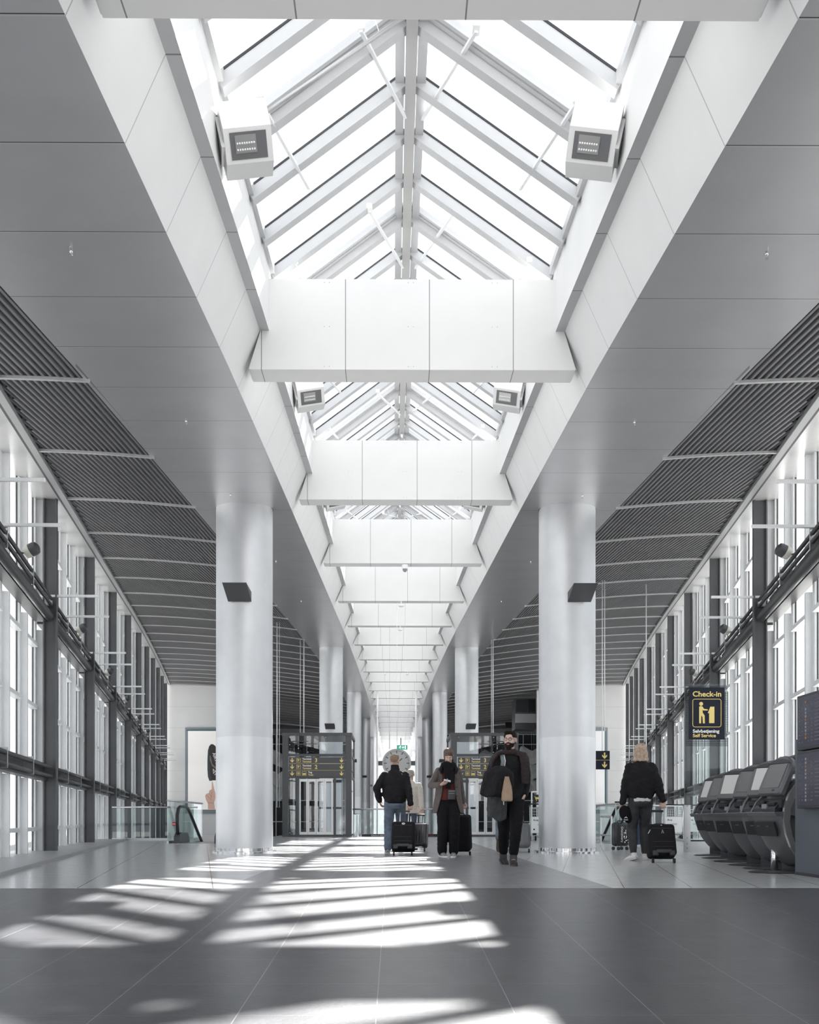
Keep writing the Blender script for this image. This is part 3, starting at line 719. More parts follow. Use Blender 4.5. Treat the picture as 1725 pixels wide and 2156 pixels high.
# ---- railing between the lifts
def balustrade(name, label, pts, h=1.0, rail=M['steel'], panels=1, posts=False, group=None, base=True, glassm=None):
    p0 = Vector(pts[0]); o = thing(name, label, 'railing', p0, group=group)
    for a, b in zip(pts, pts[1:]):
        a = Vector(a)-p0; b = Vector(b)-p0
        mb = MB(); mb.tube([a+Vector((0, 0, h)), b+Vector((0, 0, h))], .025, 10); mb.build('handrail', rail, o, True)
        d = (b-a); n = panels
        for i in range(n):
            q0 = a+d*((i+.01)/n); q1 = a+d*((i+.99)/n)
            mb = MB(); mb.bar(q0+Vector((0, 0, h/2)), q1+Vector((0, 0, h/2)), .014, h-.06); mb.build('glass_panel', glassm or M['balglass'], o)
        if base: mb = MB(); mb.bar(a+Vector((0, 0, .03)), b+Vector((0, 0, .03)), .05, .06); mb.build('base_rail', rail, o)
        if posts:
            for i in range(n+1):
                q = a+d*(i/n); mb = MB(); mb.tube([q, q+Vector((0, 0, h))], .018, 8); mb.build('baluster', rail, o, True)
    return o
bo = balustrade('glass_balustrade', 'glass balustrade with steel handrail spanning between the two lifts', [(CX-1.6, 31.75, 0), (CX+1.66, 31.75, 0)], .92, M['steel'], 3)
mb = MB(); mb.box(0.3, 3.1, -.06, -.03, 0.0, .09); sb = mb.build('notice_strip', M['black'], bo)
text('lettering', 'Check-in information', .075, M['swhite'], (.62, -.065, .02), parent=sb)
text('lettering', '12:31', .075, M['red'], (2.55, -.065, .02), parent=sb)
# striped steel bin
p = F(750.5, 1763)
o = thing('waste_bin', 'slim upright steel waste bin beside the left lift', 'bin', (p.x, 31.2, 0))
mb = MB(); mb.lathe([(.118, 0), (.118, .74), (.105, .75)], 24); mb.build('body', M['chrome'], o, 'auto')
mb = MB(); mb.lathe([(.10, .75), (.10, .765)], 24); mb.build('rim', M['darktrim'], o, 'auto')
for k in range(8):
    a = 2*pi*k/8; mb = MB(); mb.box(.112*cos(a)-.008, .112*cos(a)+.008, .112*sin(a)-.012, .112*sin(a)+.012, .02, .72); mb.build('stripe', M['plastic'], o)

# ---- station clock on its two poles
YC = 64.9; pc_ = U(835.5, 1607, YC); s_ = 2000/YC
o = thing('station_clock', 'large round white station clock hung between two tall white poles', 'clock', pc_)
rr = 30.5/s_
mb = MB(); prof = [(rr*.93, -.12), (rr, -.12), (rr, .12), (rr*.93, .12)]; mb.lathe(prof, 48); q = mb.build('rim', M['trim'], o, 'auto'); q.rotation_euler = (R(90), 0, 0)
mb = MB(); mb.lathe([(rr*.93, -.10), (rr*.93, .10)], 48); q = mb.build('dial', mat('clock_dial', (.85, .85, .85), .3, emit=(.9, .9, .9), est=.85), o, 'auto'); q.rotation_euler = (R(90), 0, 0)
for k in range(60):
    a = 2*pi*k/60; big = k % 5 == 0
    mb = MB(); L_ = rr*(.20 if big else .08); w_ = rr*(.05 if big else .022)
    c_, s2 = cos(a), sin(a); p0 = Vector((s2*rr*.88, -.125, c_*rr*.88)); p1 = Vector((s2*(rr*.88-L_), -.125, c_*(rr*.88-L_)))
    mb.bar(p0, p1, w_, .01, (0, 1, 0)); mb.build('hour_mark' if big else 'minute_mark', M['black'], o)
for (a, L_, w_) in ((R(50), .5, .05), (R(200), .75, .035)):
    mb = MB(); mb.bar((-sin(a)*rr*.12, -.14, -cos(a)*rr*.12), (sin(a)*rr*L_, -.14, cos(a)*rr*L_), rr*w_, .012, (0, 1, 0)); mb.build('hand', M['black'], o)
for k in (-1, 1):
    mb = MB(); mb.cbox((k*(rr+.13), 0, 0), .28, .18, .30); mb.build('bracket', M['liftframe'], o)
for k in (-1, 1):
    pp = pc_+Vector((k*1.33, 0, 0))
    q = thing('clock_pole', 'tall white round pole carrying the %s side of the station clock' % SIDEW[k], 'pole', (pp.x, YC, -6), group='white clock poles')
    mb = MB(); mb.tube([(0, 0, 0), (0, 0, zb(YC)+6)], .06, 12); mb.build('shaft', M['frame'], q, True)
    mb = MB(); mb.lathe([(.14, 0), (.14, .03), (.07, .05)], 16); mb.build('foot', M['frame'], q, 'auto')
# dots above the clock
# ---- exit sign on rods below the fourth beam
YX = beamY(4)+.15; pe = U(847, 1573.5, YX); ztp = zb(YX)
o = thing('exit_sign', 'small green emergency exit sign with running figure and down arrow', 'sign', pe)
sw = 22/2000*YX; sh = 9.6/2000*YX
mb = MB(); mb.rbox((0, 0, 0), sw, .05, sh, .005, 2); mb.build('face', M['green'], o)
mb = MB(); arrow(mb, sw*.08, 0, sh*.6, -.03)
mb.box(sw*.24, sw*.36, -.03, -.026, -sh*.36, sh*.36)
mb.ball((-sw*.16, -.028, sh*.28), sh*.1, .003, sh*.1, 8)
mb.bar((-sw*.17, -.028, sh*.2), (-sw*.22, -.028, -sh*.05), sh*.14, .004, (0, 1, 0)); mb.bar((-sw*.22, -.028, -sh*.05), (-sw*.34, -.028, -sh*.2), sh*.09, .004, (0, 1, 0))
mb.bar((-sw*.22, -.028, -sh*.05), (-sw*.14, -.028, -sh*.34), sh*.09, .004, (0, 1, 0)); mb.bar((-sw*.17, -.028, sh*.12), (-sw*.07, -.028, sh*.02), sh*.07, .004, (0, 1, 0)); mb.bar((-sw*.2, -.028, sh*.12), (-sw*.33, -.028, sh*.1), sh*.07, .004, (0, 1, 0))
mb.build('pictogram', M['exitwhite'], o)
mb = MB(); mb.tube([(-.04, 0, sh/2), (-.04, 0, .29)], .012, 8); mb.build('stem', M['black'], o, True)
mb = MB(); mb.tube([(-.16, 0, sh/2), (-.16, 0, ztp-pe.z)], .006, 6); mb.build('hanger_rod', M['frame'], o, True)
mb = MB(); mb.tube([(.10, 0, sh/2), (.10, 0, ztp-pe.z)], .003, 6); mb.build('hanger_wire', M['frame'], o, True)
# dark stem of the second hanging sign
pe2 = U(820.5, 1577, YX+B)
o = thing('hanging_rod', 'short dark grey rod dropping above the left edge of the clock', 'rod', pe2)
mb = MB(); mb.tube([(0, 0, 0), (0, 0, .52)], .012, 8); mb.tube([(0, 0, .5), (0, 0, zb(YX+B)-pe2.z)], .004, 6); mb.build('rod', M['trim'], o, True)

# ---- CCTV dome and smoke detectors under beams
Yd = beamY(3)+.1; pd = U(853, 1186, Yd)
o = thing('dome_camera', 'white dome security camera under the fourth cross beam', 'camera', (pd.x, Yd, zb(Yd)-.01))
mb = MB(); mb.lathe([(.03, -.001), (.075, -.02), (.075, -.10), (.068, -.12)], 20); mb.build('housing', M['frame'], o, 'auto')
mb = MB(); mb.ball((0, 0, -.12), .062, .062, .075, 16); mb.build('dome', M['plastic'], o, True)
for n, px in ((4, 845), (5, 843), (8, 811), (8, 858)):
    Yd = beamY(n)+.1; pd = U(px, 1200, Yd)
    o = thing('smoke_detector', 'small pale detector hanging under the %s cross beam%s' % (ORD[n], '' if n < 8 else (', left one' if px < 830 else ', right one')), 'detector', (pd.x, Yd-.02, zb(Yd)-.01), group='detectors under the cross beams')
    zo = 0 if n < 8 else 0
    mb = MB(); mb.lathe([(.02, 0), (.02, -.10), (.085, -.11), (.085, -.15), (.06, -.17)], 16); mb.build('body', M['frame'], o, 'auto')
# sprinkler heads in the soffits
for s in (-1, 1):
    for i, y in enumerate((8.05, 12.5, 16.2, 22, 28)):
        x = CX+s*2.95 if i != 2 else CX+s*3.0
        o = thing('sprinkler', 'tiny sprinkler head in the %s metal soffit, %s from the camera' % (SIDEW[s], ORD[i]), 'sprinkler', (x, y, zsof(y)), group='sprinkler heads in the soffits')
        mb = MB(); mb.tube([(0, 0, .0), (0, 0, -.03)], .012, 8); mb.tube([(0, 0, -.03), (.012, 0, -.045), (0, 0, -.06)], .004, 6); mb.build('body', M['chrome'], o, True)
        mb = MB(); mb.lathe([(.016, -.062), (.016, -.058)], 10); mb.build('deflector', M['trim'], o)

# ---- skylight floodlights
def floodlight(x, y, z, s, label):
    o = thing('floodlight', label, 'light', (x, y, z), group='white box floodlights in the skylight trench')
    o.rotation_euler = (0, s*R(13), s*R(-10))
    T = Matrix.Rotation(R(0), 4, 'X')
    # box whose lower camera-side corner is cut: window looks down and toward the camera
    w = .40
    poly = [(-.20, .04), (-.20, .26), (.20, .26), (.20, -.12), (0, -.12)]   # (y,z)
    mb = MB(); mb.prism(poly, -w/2, w/2, axis='X'); mb.build('housing', M['white'], o)
    a = Vector((0, -.20, .04)); b = Vector((0, 0, -.12)); d = (b-a); n_ = Vector((0, d.z, -d.y)).normalized()
    if n_.z > 0: n_ = -n_
    def pt(u, v, k): return a+d*v+Vector((u*w, 0, 0))+n_*k
    mb = MB(); mb.hexa([pt(-.38, .12, .002), pt(.38, .12, .002), pt(.38, .88, .002), pt(-.38, .88, .002)], [pt(-.38, .12, .006), pt(.38, .12, .006), pt(.38, .88, .006), pt(-.38, .88, .006)])
    l = mb.build('lens_frame', mat('flood_dark', (.16, .16, .17), .25), o)
    mb = MB(); mb.hexa([pt(-.28, .2, .006), pt(.16, .2, .006), pt(.16, .7, .006), pt(-.28, .7, .006)], [pt(-.28, .2, .012), pt(.16, .2, .012), pt(.16, .7, .012), pt(-.28, .7, .012)])
    mb.build('reflector', mat('flood_reflector', (.55, .55, .54), .3, .6), l)
    mb = MB()
    for r_ in range(2):
        for q in range(8): mb.ball(pt(-.24+q*.05, .42+r_*.18, .014), .009, .009, .009, 6)
    mb.build('led', M['frame'], l)['kind'] = 'stuff'
    mb = MB(); mb.box(min(s*w/2, s*(w/2+.03)), max(s*w/2, s*(w/2+.03)), -.12, .12, -.05, .20); mb.build('bracket', M['trim'], o)
for n in range(0, 3):
    y = beamY(n)+B*.46
    for s in (-1, 1):
        floodlight(CX+s*(WU-.24), y, zled(y)+.20, s, 'white box floodlight on the %s upstand of the %s skylight bay' % (SIDEW[s], ORD[n]))

# ---- escalators and their balustrades
def escalator(xc, y0, label, s, ln=3.6, nosign=False):
    o = thing('escalator', label, 'escalator', (xc, y0, 0))
    for k in (-1, 1):
        x = k*.50
        # handrail loop: newel, flat, descending
        pts = []
        for t in range(0, 9):
            a = R(250-t*20); pts.append((x, .28+.30*cos(a)*.9, .56+.36*sin(a)))
        pts = [(x, .32, .12), (x, .12, .25), (x, .06, .5), (x, .09, .72), (x, .20, .86), (x, .38, .91), (x, .95, .91), (x, 1.25, .88), (x, 1.5, .78), (x, 4.2, -.62), (x, 8, -2.7)]
        mb = MB(); mb.tube(pts, .036, 8, ry=.045); mb.build('handrail', M['rubber'], o, True)
        g = MB(); poly = [(p_[1], p_[2]) for p_ in pts[1:]]+[(8, -3.3), (1.2, .02), (.3, .02)]
        g.prism(poly, x-.006, x+.006, axis='X'); g.build('side_glass', M['balglass'], o, recalc=True)
        sk = MB(); sk.prism([(.0, .0), (.02, .16), (.2, .27), (.95, .25), (1.15, .12), (1.2, .0)], x-.07, x+.07, axis='X'); sk.build('newel_skirt', M['liftframe'], o)
        sk = MB(); sk.prism([(1.2, -.35), (1.2, .02), (8, -3.3), (8, -3.9)], x-.07, x+.07, axis='X'); sk.build('skirt', M['steel'], o)
    mb = MB(); mb.box(-.43, .43, -.5, 1.2, -.06, .006); mb.build('comb_plate', M['steel'], o)
    for i in range(14):
        mb = MB(); y = 1.2+i*.4; mb.box(-.43, .43, y, y+.4, -.2-i*.21-.02, -.0-i*.21); mb.build('step', M['plastic'], o)
    if nosign:
        mb = MB(); mb.lathe([(.05, 0), (.05, .004)], 20); q = mb.build('no_entry_disc', M['red'], o); q.rotation_euler = (R(90), 0, 0); q.location = (-.56, -.02, .48)
        mb = MB(); mb.box(-.60, -.52, -.03, -.024, .472, .488); mb.build('no_entry_bar', M['swhite'], o)
    return o
escalator(CX-5.08, 23.45, 'escalator with black handrails going down, left of the near left column', -1, nosign=True)
escalator(CX+5.08, 23.45, 'escalator with black handrails going down, behind the near right column', 1)
balustrade('glass_balustrade', 'tall glass balustrade along the outer side of the left escalator', [(CX-5.76, 23.3, 0), (CX-6.0, 28.7, 0)], 1.06, M['steel'], 3)
balustrade('glass_balustrade', 'glass balustrade in front of the left window wall void', [(CX-cwall(26.8)+.1, 26.8, 0), (CX-5.75, 26.8, 0)], .93, M['steel'], 3)
balustrade('glass_balustrade', 'glass balustrade running from the left escalator to the left lift', [(CX-4.35, 23.4, 0), (CX-4.35, 31.6, 0)], .95, M['steel'], 4)
balustrade('glass_balustrade', 'glass balustrade beside the right escalator with pale handrail', [(CX+5.68, 23.3, 0), (CX+5.8, 28.8, 0)], 1.0, M['steel'], 3)
balustrade('glass_balustrade', 'glass balustrade in front of the right window wall void', [(CX+5.9, 28.8, 0), (CX+cwall(28.8)-.1, 28.8, 0)], 1.0, M['steel'], 4)
balustrade('glass_balustrade', 'glass balustrade running from the right escalator to the right lift', [(CX+4.35, 23.4, 0), (CX+4.35, 31.6, 0)], .95, M['steel'], 4)
# tubular barrier ahead of right escalator
pa, pb = F(1266, 1777.5), F(1288, 1779)
o = thing('tubular_barrier', 'small white tubular barrier in front of the right escalator', 'barrier', pa)
d = pb-pa
for q in (Vector((0, 0, 0)), d):
    mb = MB(); mb.tube([q, q+Vector((0, 0, .66))], .022, 10); mb.build('upright', M['frame'], o, True)
    mb = MB(); mb.lathe([(.06, 0), (.06, .012)], 14, q); mb.build('foot_plate', M['frame'], o)
for z in (.22, .66):
    mb = MB(); mb.tube([Vector((0, 0, z)), d+Vector((0, 0, z))], .025, 10); mb.build('crossbar', M['trim'], o, True)

# ---- advert on the left end wall, light box on the right end wall
def pxp(px, py, Y): return U(px, py, Y)
YA = Y1-.12
o = thing('advertising_poster', 'huge backlit poster of a black shoe balanced on a fingertip', 'poster', U(455, 1622, YA))
c0 = o.location.copy()
def PP(px, py): v = U(px, py, YA)-c0; return (v.x, v.z)
def ppoly(name, pts, m, d, par): mb = MB(); mb.prism([PP(*p_) for p_ in pts], -d-.004, -d); return mb.build(name, m, par)
mb = MB(); x0, z1 = PP(390, 1532); x1, z0 = PP(520, 1713); mb.box(x0, x1, 0, .12, z0, z1); mb.build('frame', mat('poster_frame', (.20, .23, .25), .4, .3), o)
x0, z1 = PP(396, 1539); x1, z0 = PP(514, 1704.5)
mb = MB(); mb.box(x0, x1, -.02, .0, z0, z1); face = mb.build('poster_face', mat('poster_paper', (.80, .78, .76), .6, emit=(.9, .87, .85), est=.25), o)
mb = MB(); mb.box(x0-.1, x1, -.015, .02, z1, z1+.1); mb.build('shadow_edge', mat('teal_edge', (.05, .12, .14), .4), o)
shoe = mat('poster_shoe', (.035, .03, .028), .6); shg = mat('poster_shoe_grey', (.20, .19, .19), .6); shb = mat('poster_sole', (.05, .06, .075), .6)
ppoly('sole_picture', [(441, 1570), (438, 1580), (437, 1600), (437, 1620), (438, 1635), (441, 1644), (447, 1644), (446, 1620), (444, 1595), (446, 1570)], shb, .02, face)
ppoly('shoe_picture', [(441, 1572), (444, 1567), (449, 1567), (454, 1571), (456, 1580), (458, 1592), (470, 1600), (478, 1625), (476, 1641), (460, 1643), (447, 1643), (443, 1630), (441, 1600)], shoe, .025, face)
ppoly('shoe_stripe_picture', [(442, 1590), (444, 1592), (447, 1608), (456, 1617), (458, 1621), (447, 1613), (442, 1600)], shg, .03, face)
t_ = text('lettering', 'AIRTOX', .34, M['swhite'], (PP(447.5, 1586)[0], -.045, PP(447.5, 1586)[1]), (R(90), R(72), 0), parent=face, bold=.006, sx=.95)
mb = MB()
for (a, b) in (((449, 1619), (456, 1627)), ((449, 1619), (450, 1629)), ((450, 1629), (454, 1623)), ((452, 1632), (459, 1624)), ((459, 1624), (459, 1634))):
    A = PP(*a); Bp = PP(*b); mb.bar((A[0], -.04, A[1]), (Bp[0], -.04, Bp[1]), .04, .01, (0, 1, 0))
mb.build('emblem', M['swhite'], face)
skp = mat('poster_skin', (.80, .52, .42), .6); skd = mat('poster_skin_crease', (.55, .30, .22), .6)
ppoly('hand_picture', [(446, 1646), (448, 1646), (451, 1660), (452, 1664), (454, 1671), (454, 1680), (451, 1690), (453, 1704), (438, 1704), (438, 1692), (434, 1684), (432, 1676), (435, 1671), (440, 1670), (441, 1664), (446, 1662)], skp, .025, face)
for ln in (((435, 1674), (443, 1682)), ((440, 1670), (446, 1678)), ((446, 1666), (444, 1685)), ((438, 1690), (450, 1691))):
    A = PP(*ln[0]); Bp = PP(*ln[1]); mb = MB(); mb.bar((A[0], -.032, A[1]), (Bp[0], -.032, Bp[1]), .03, .006, (0, 1, 0)); mb.build('crease_picture', skd, face)

o = thing('advertising_lightbox', 'tall backlit frame on the right end wall behind the arrow sign', 'poster', U(1240, 1622, YA))
c0 = o.location.copy()
mb = MB(); x0, z1 = PP(1195, 1532); x1, z0 = PP(1280, 1713); mb.box(x0, x1, 0, .12, z0, z1); mb.build('frame', mat('lightbox_frame', (.26, .28, .30), .4, .3), o)
x0, z1 = PP(1200, 1539); x1, z0 = PP(1273.5, 1704.5)
mb = MB(); mb.box(x0, x1, -.02, .0, z0, z1); face = mb.build('poster_face', mat('lightbox_paper', (.80, .80, .80), .5, 0, .12, .5, emit=(.9, .9, .92), est=.2), o)
mb = MB(); mb.box(x1-.02, x1+.12, -.015, .02, z0, z1); mb.build('shadow_edge', mat('teal_edge_east', (.05, .12, .14), .4), o)
# white notice on right end wall
o = thing('wall_notice', 'white notice with black marks low on the right end wall', 'sign', U(1262, 1697, YA-.3))
mb = MB(); mb.cbox((0, 0, 0), .9, .03, .5); q = mb.build('board', M['swhite'], o)
text('lettering', 'JI', .42, M['black'], (-.35, -.03, -.16), (R(90), 0, 0), q)

# ---- arrow sign on long rods, other hanging rods
def zceil(x, y): return zside(abs(x-CX), y)
YS = 25.6; ps = U(1262, 1600.5, YS)
o = thing('arrow_sign', 'small navy hanging sign with two yellow down arrows', 'sign', ps)
w_ = 44/2000*YS; h_ = 39/2000*YS
mb = MB(); mb.rbox((0, 0, 0), w_, .05, h_, .006, 2); q = mb.build('panel', M['navy'], o)
mb = MB(); mb.box(-w_/2, w_/2, -.03, -.024, -.004, .004); arrow(mb, .14, .118, .17, -.031); arrow(mb, .14, -.128, .17, -.031); mb.build('arrow', M['yellow'], q)
for px in (1268.5, 1273.5):
    v = U(px, 1580, YS); zc = zceil(v.x, YS); mb = MB(); mb.tube([(v.x-ps.x, 0, h_/2), (v.x-ps.x, 0, zc-ps.z)], .012, 8); mb.build('hanger_rod', M['frame'], o, True)
for (px, y0_, y1_, Y, lab, th) in ((583.5, 1325, 1700, 33.5, 'white hanging rod beside the near left column, thicker of the two', .018), (588.5, 1404, 1700, 33.5, 'white hanging rod beside the near left column, thinner of the two', .010),
                          (640, 1408, 1543, 38, 'white hanging rod above the left lift, longer one', .020), (632.5, 1473, 1543, 38, 'white hanging rod above the left lift, shorter one', .012),
                          (1038.5, 1408, 1543, 38, 'white hanging rod above the right lift, longer one', .020), (1035, 1473, 1543, 38, 'white hanging rod above the right lift, shorter one', .012),
                          (1361, 1275, 1600, 27, 'single white hanging rod right of the arrow sign', .015)):
    v = U(px, y1_, Y); zc = zceil(v.x, Y)
    o = thing('hanging_rod', lab, 'rod', v, group='white rods hanging from the ceiling')
    mb = MB(); mb.tube([(0, 0, 0), (0, 0, zc-v.z)], th, 8); mb.build('rod', M['frame'], o, True)
    mb = MB(); mb.lathe([(th*2, 0), (th*2, .03)], 10); mb.build('end_cap', M['trim'], o)

# ---- check-in glass screen with sign
YG = 17.35; pb_ = U(1487.5, 1795, YG)
o = thing('glass_screen', 'tall standing glass screen with printed line border beside the kiosks', 'screen', (pb_.x, YG, 0))
def g2(px, py): v = U(px, py, YG); return v.x-pb_.x, v.z
xa, zt2 = g2(1442, 1441); xb, _ = g2(1533, 1441)
mb = MB(); mb.box(xa, xb, -.006, .006, .18, zt2); mb.build('glass_pane', M['balglass'], o)
mb = MB(); lt_ = M['navy']
z_top1 = g2(0, 1441)[1]; z_bot = g2(0, 1570)[1]
zz = z_bot
while zz < z_top1-.01:
    inn = g2(0, 1558)[1] < zz < g2(0, 1447)[1]
    if inn: mb.box(xa+.01, xa+.075, -.009, -.007, zz, zz+.008); mb.box(xb-.075, xb-.01, -.009, -.007, zz, zz+.008)
    else: mb.box(xa+.01, xb-.01, -.009, -.007, zz, zz+.008)
    zz += .0185
mb.build('printed_lines', lt_, o)['kind'] = 'stuff'
pm = g2(1440, 1695); mb = MB(); mb.box(xa-.02, xa+.10, -.03, .0, 0, pm[1]); mb.build('end_post', M['steel'], o)
mb = MB()
for zz in (.03, .11, .22, .80): mb.ball((xa+.04, -.033, zz+.05), .016, .008, .016, 10)
mb.build('bolt', M['trim'], o)['kind'] = 'stuff'
mb = MB(); mb.box(xa+.10, xb+.45, -.03, .02, 0, .20); mb.build('base_panel', M['fascia'], o)
mb = MB(); mb.box(xa+.10, xb+.45, -.035, .03, .20, .225); mb.build('base_cap', M['black'], o)
ck = thing('checkin_sign', 'navy self service check-in sign with yellow figure at a machine', 'sign', U(1487.5, 1502.5, YG)+Vector((0, -.02, 0)))
c0 = ck.location.copy()
def g3(px, py): v = U(px, py, YG); return v.x-c0.x, v.z-c0.z
xa, z1 = g3(1450.5, 1448); xb, z0 = g3(1524.5, 1557.5)
mb = MB(); mb.box(xa, xb, -.02, .0, z0, z1); pn = mb.build('panel', M['navy'], ck)
def gt(name, body, px, py, size, m, b=.003, sx=1.0):
    x, z = g3(px, py); return text(name, body, size, m, (x, -.024, z), parent=pn, bold=b, sx=sx)
gt('lettering', 'Check-in', 1457, 1467, .135, M['yellow'], .003, 1.08)
gt('lettering', 'Selvbetjening', 1457.5, 1543, .084, M['swhite'], .0022, 1.1)
gt('lettering', 'Self Service', 1457.5, 1552.3, .084, M['yellow'], .0022, 1.1)
mb = MB(); fa = g3(1457.5, 1472.5); fb = g3(1517, 1531); r_ = .04; t = .010; pts = []
for (cx_, cz_, a0) in ((fb[0]-r_, fa[1]-r_, 0), (fa[0]+r_, fa[1]-r_, 90), (fa[0]+r_, fb[1]+r_, 180), (fb[0]-r_, fb[1]+r_, 270)):
    for i in range(7):
        a = R(a0+i*15); pts.append((cx_+r_*cos(a), -.024, cz_+r_*sin(a)))
for a, b in zip(pts, pts[1:]+pts[:1]): mb.bar(a, b, t, .004, (0, 1, 0))
mb.build('border', M['yellow'], pn)
mb = MB(); Q = lambda *pp: [g3(*p_) for p_ in pp]
v = g3(1475.2, 1482.5); mb.ball((v[0], -.022, v[1]), .036, .003, .036, 16)
mb.prism(Q((1471, 1488.5), (1474, 1487), (1478, 1488), (1481, 1493), (1489, 1494), (1489, 1496.5), (1480, 1496.5), (1478, 1495), (1478.5, 1501), (1482.5, 1507), (1483, 1523.5), (1479, 1523.5), (1478, 1510), (1475.5, 1506.5), (1475, 1523.5), (1471, 1523.5)), -.024, -.02)
mb.prism(Q((1494.5, 1488.5), (1503, 1488.5), (1503, 1523), (1492, 1523), (1492, 1502), (1489, 1502), (1493, 1492.5)), -.024, -.02)
mb.build('pictogram', M['yellow'], pn)

# ---- check-in kiosks
KN = Vector((-.86, -.51, 0)).normalized()     # facing direction
def kiosk():
    """local: +x = kiosk's facing direction, y = width"""
    o = thing('checkin_kiosk', 'k', 'kiosk')
    # shield: curved front sheet, width profile
    prof = [(.0, .075, .05), (.02, .085, .10), (.045, .11, .145), (.085, .16, .185), (.135, .23, .22), (.185, .31, .245), (.23, .40, .262), (.265, .48, .272), (.295, .56, .28), (.315, .62, .284), (.325, .66, .285)]
    mb = MB(); vs = []; n = 12
    def sect(x, z, w, th):
        r = []
        for i in range(n+1):
            t = -1+2*i/n; r.append((x-.05*t*t, w*t, z))
        for i in range(n, -1, -1):
            t = -1+2*i/n; r.append((x-.05*t*t-th, w*t, z+.01))
        return r
    k = len(sect(0, 0, 1, 1)); fs = []
    for (x, z, w) in prof: vs += sect(x, z, w, .05)
    for i in range(len(prof)-1):
        for j in range(k): fs.append((i*k+j, i*k+(j+1) % k, (i+1)*k+(j+1) % k, (i+1)*k+j))
    fs.append(tuple(range(k))); fs.append(tuple((len(prof)-1)*k+j for j in range(k)))
    mb.add(vs, fs); mb.build('front_shield', M['kgrey'], o, 'auto')
    # side arcs (continuous curved edge from foot to head)
    arc = [(-.02, .08), (.10, .16), (.20, .30), (.26, .45), (.29, .60), (.28, .74), (.22, .90), (.10, 1.05), (-.06, 1.14), (-.20, 1.17)]
    mb = MB(); mb.prism([(a-.035, b) for a, b in arc]+[(a-.115, b-.02) for a, b in reversed(arc)], .262, .300); mb.build('side_arc', M['kgrey'], o)
    mb = MB(); mb.prism([(-.20, .10), (.0, .16), (.12, .30), (.20, .45), (.24, .60), (.22, .68), (-.20, .68)], -.19, .19); mb.build('inner_body', M['kdark'], o)
    # dark inset front panel
    mb = MB(); mb.hexa([(.272, -.20, .42), (.272, .20, .42), (.26, .20, .42), (.26, -.20, .42)], [(.322, -.20, .585), (.322, .20, .585), (.30, .20, .585), (.30, -.20, .585)])
    ip = mb.build('service_flap', M['black'], o)
    mb = MB(); mb.box(.322, .328, -.12, -.07, .53, .537); mb.box(.322, .328, .06, .11, .53, .537); mb.build('latch', M['kgrey'], ip)
    # shelf
    mb = MB(); mb.prism([(.10, .665), (.335, .65), (.365, .69), (.36, .70), (.10, .70)], -.29, .29); mb.build('shelf', M['kgrey'], o, 'auto')
    # back shell above the shelf
    mb = MB(); mb.prism([(.20, .68), (.16, .84), (.06, .98), (-.08, 1.08), (-.22, 1.10), (-.26, .60), (-.10, .60)], -.27, .27); mb.build('rear_shell', M['kgrey'], o)
    # device bay
    mb = MB(); mb.prism([(.30, .705), (.30, .74), (.22, .83), (.17, .85), (.12, .80), (.12, .705)], -.24, .20); bay = mb.build('device_bay', M['kdark'], o)
    mb = MB(); mb.rbox((.25, -.10, .80), .10, .14, .05, .01, 2); mb.rbox((.24, .09, .79), .10, .16, .04, .01, 2); mb.build('card_reader', M['black'], bay)
    mb = MB(); mb.rbox((.275, -.02, .76), .06, .10, .06, .01, 2); mb.build('printer', M['plastic'], bay)
    mb = MB(); mb.rbox((.22, .235, .79), .09, .06, .10, .012, 2); mb.build('pin_pad', M['black'], bay)
    mb = MB()
    mb.prism([(.32, .70), (.25, .82), (.16, .90), (.12, .90), (.21, .80), (.28, .70)], -.275, -.245); mb.build('hood', M['kgrey'], bay)
    # screen head (tilted)
    tl = R(-24); T = Matrix.Translation((.16, 0, 1.09)) @ Matrix.Rotation(tl, 4, 'Y')
    out = [(-.205, -.215), (.205, -.215), (.225, -.205), (.235, -.185), (.238, -.05), (.236, .06), (.228, .13), (.208, .185), (.172, .228), (.12, .258), (.06, .275), (0, .28), (-.06, .275), (-.12, .258), (-.172, .228), (-.208, .185), (-.228, .13), (-.236, .06), (-.238, -.05), (-.235, -.185), (-.225, -.205)]
    mb = MB(); vs = [(-.045, a, b) for a, b in out]+[(.0, a, b) for a, b in out]+[(.022, a*.93, b*.93) for a, b in out]
    m_ = len(out); fs = [tuple(range(m_)), tuple(2*m_+j for j in range(m_-1, -1, -1))]
    for L in (0, 1):
        for j in range(m_): fs.append((L*m_+j, L*m_+(j+1) % m_, (L+1)*m_+(j+1) % m_, (L+1)*m_+j))
    mb.add(vs, fs, T); head = mb.build('screen_head', M['kgrey'], o, 'auto')
    mb = MB(); mb.box(.021, .027, -.170, .170, -.135, .165, T); mb.build('screen', M['screen'], head)
    mb = MB(); mb.prism([(-.205, .172), (.205, .172), (.16, .205), (.08, .225), (0, .23), (-.08, .225), (-.16, .205)], .019, .032, T, axis='X'); mb.box(.02, .026, .06, .10, -.175, -.158, T); mb.build('brow', M['kdark'], head)
    mb = MB(); mb.tube([(-.10, 0, 1.02), (.08, 0, 1.06), (.13, 0, 1.08)], .035, 10); mb.build('neck', M['kdark'], o, True)
    # plinth, chrome leg and foot plate
    mb = MB(); mb.rbox((-.18, 0, .45), .22, .50, .90, .015, 2); mb.build('plinth', M['kdark'], o)
    mb = MB(); mb.ball((0, 0, 0), .42, .30, .012, 28, Matrix.Identity(4)); q = mb.build('foot_plate', M['darktrim'], o, True); q.location = (.06, 0, .008)
    return o
proto = kiosk()
kd = [(16.0, 1463), (14.85, 1481), (13.75, 1501), (12.7, 1535), (11.85, 1564), (10.98, 1588)]
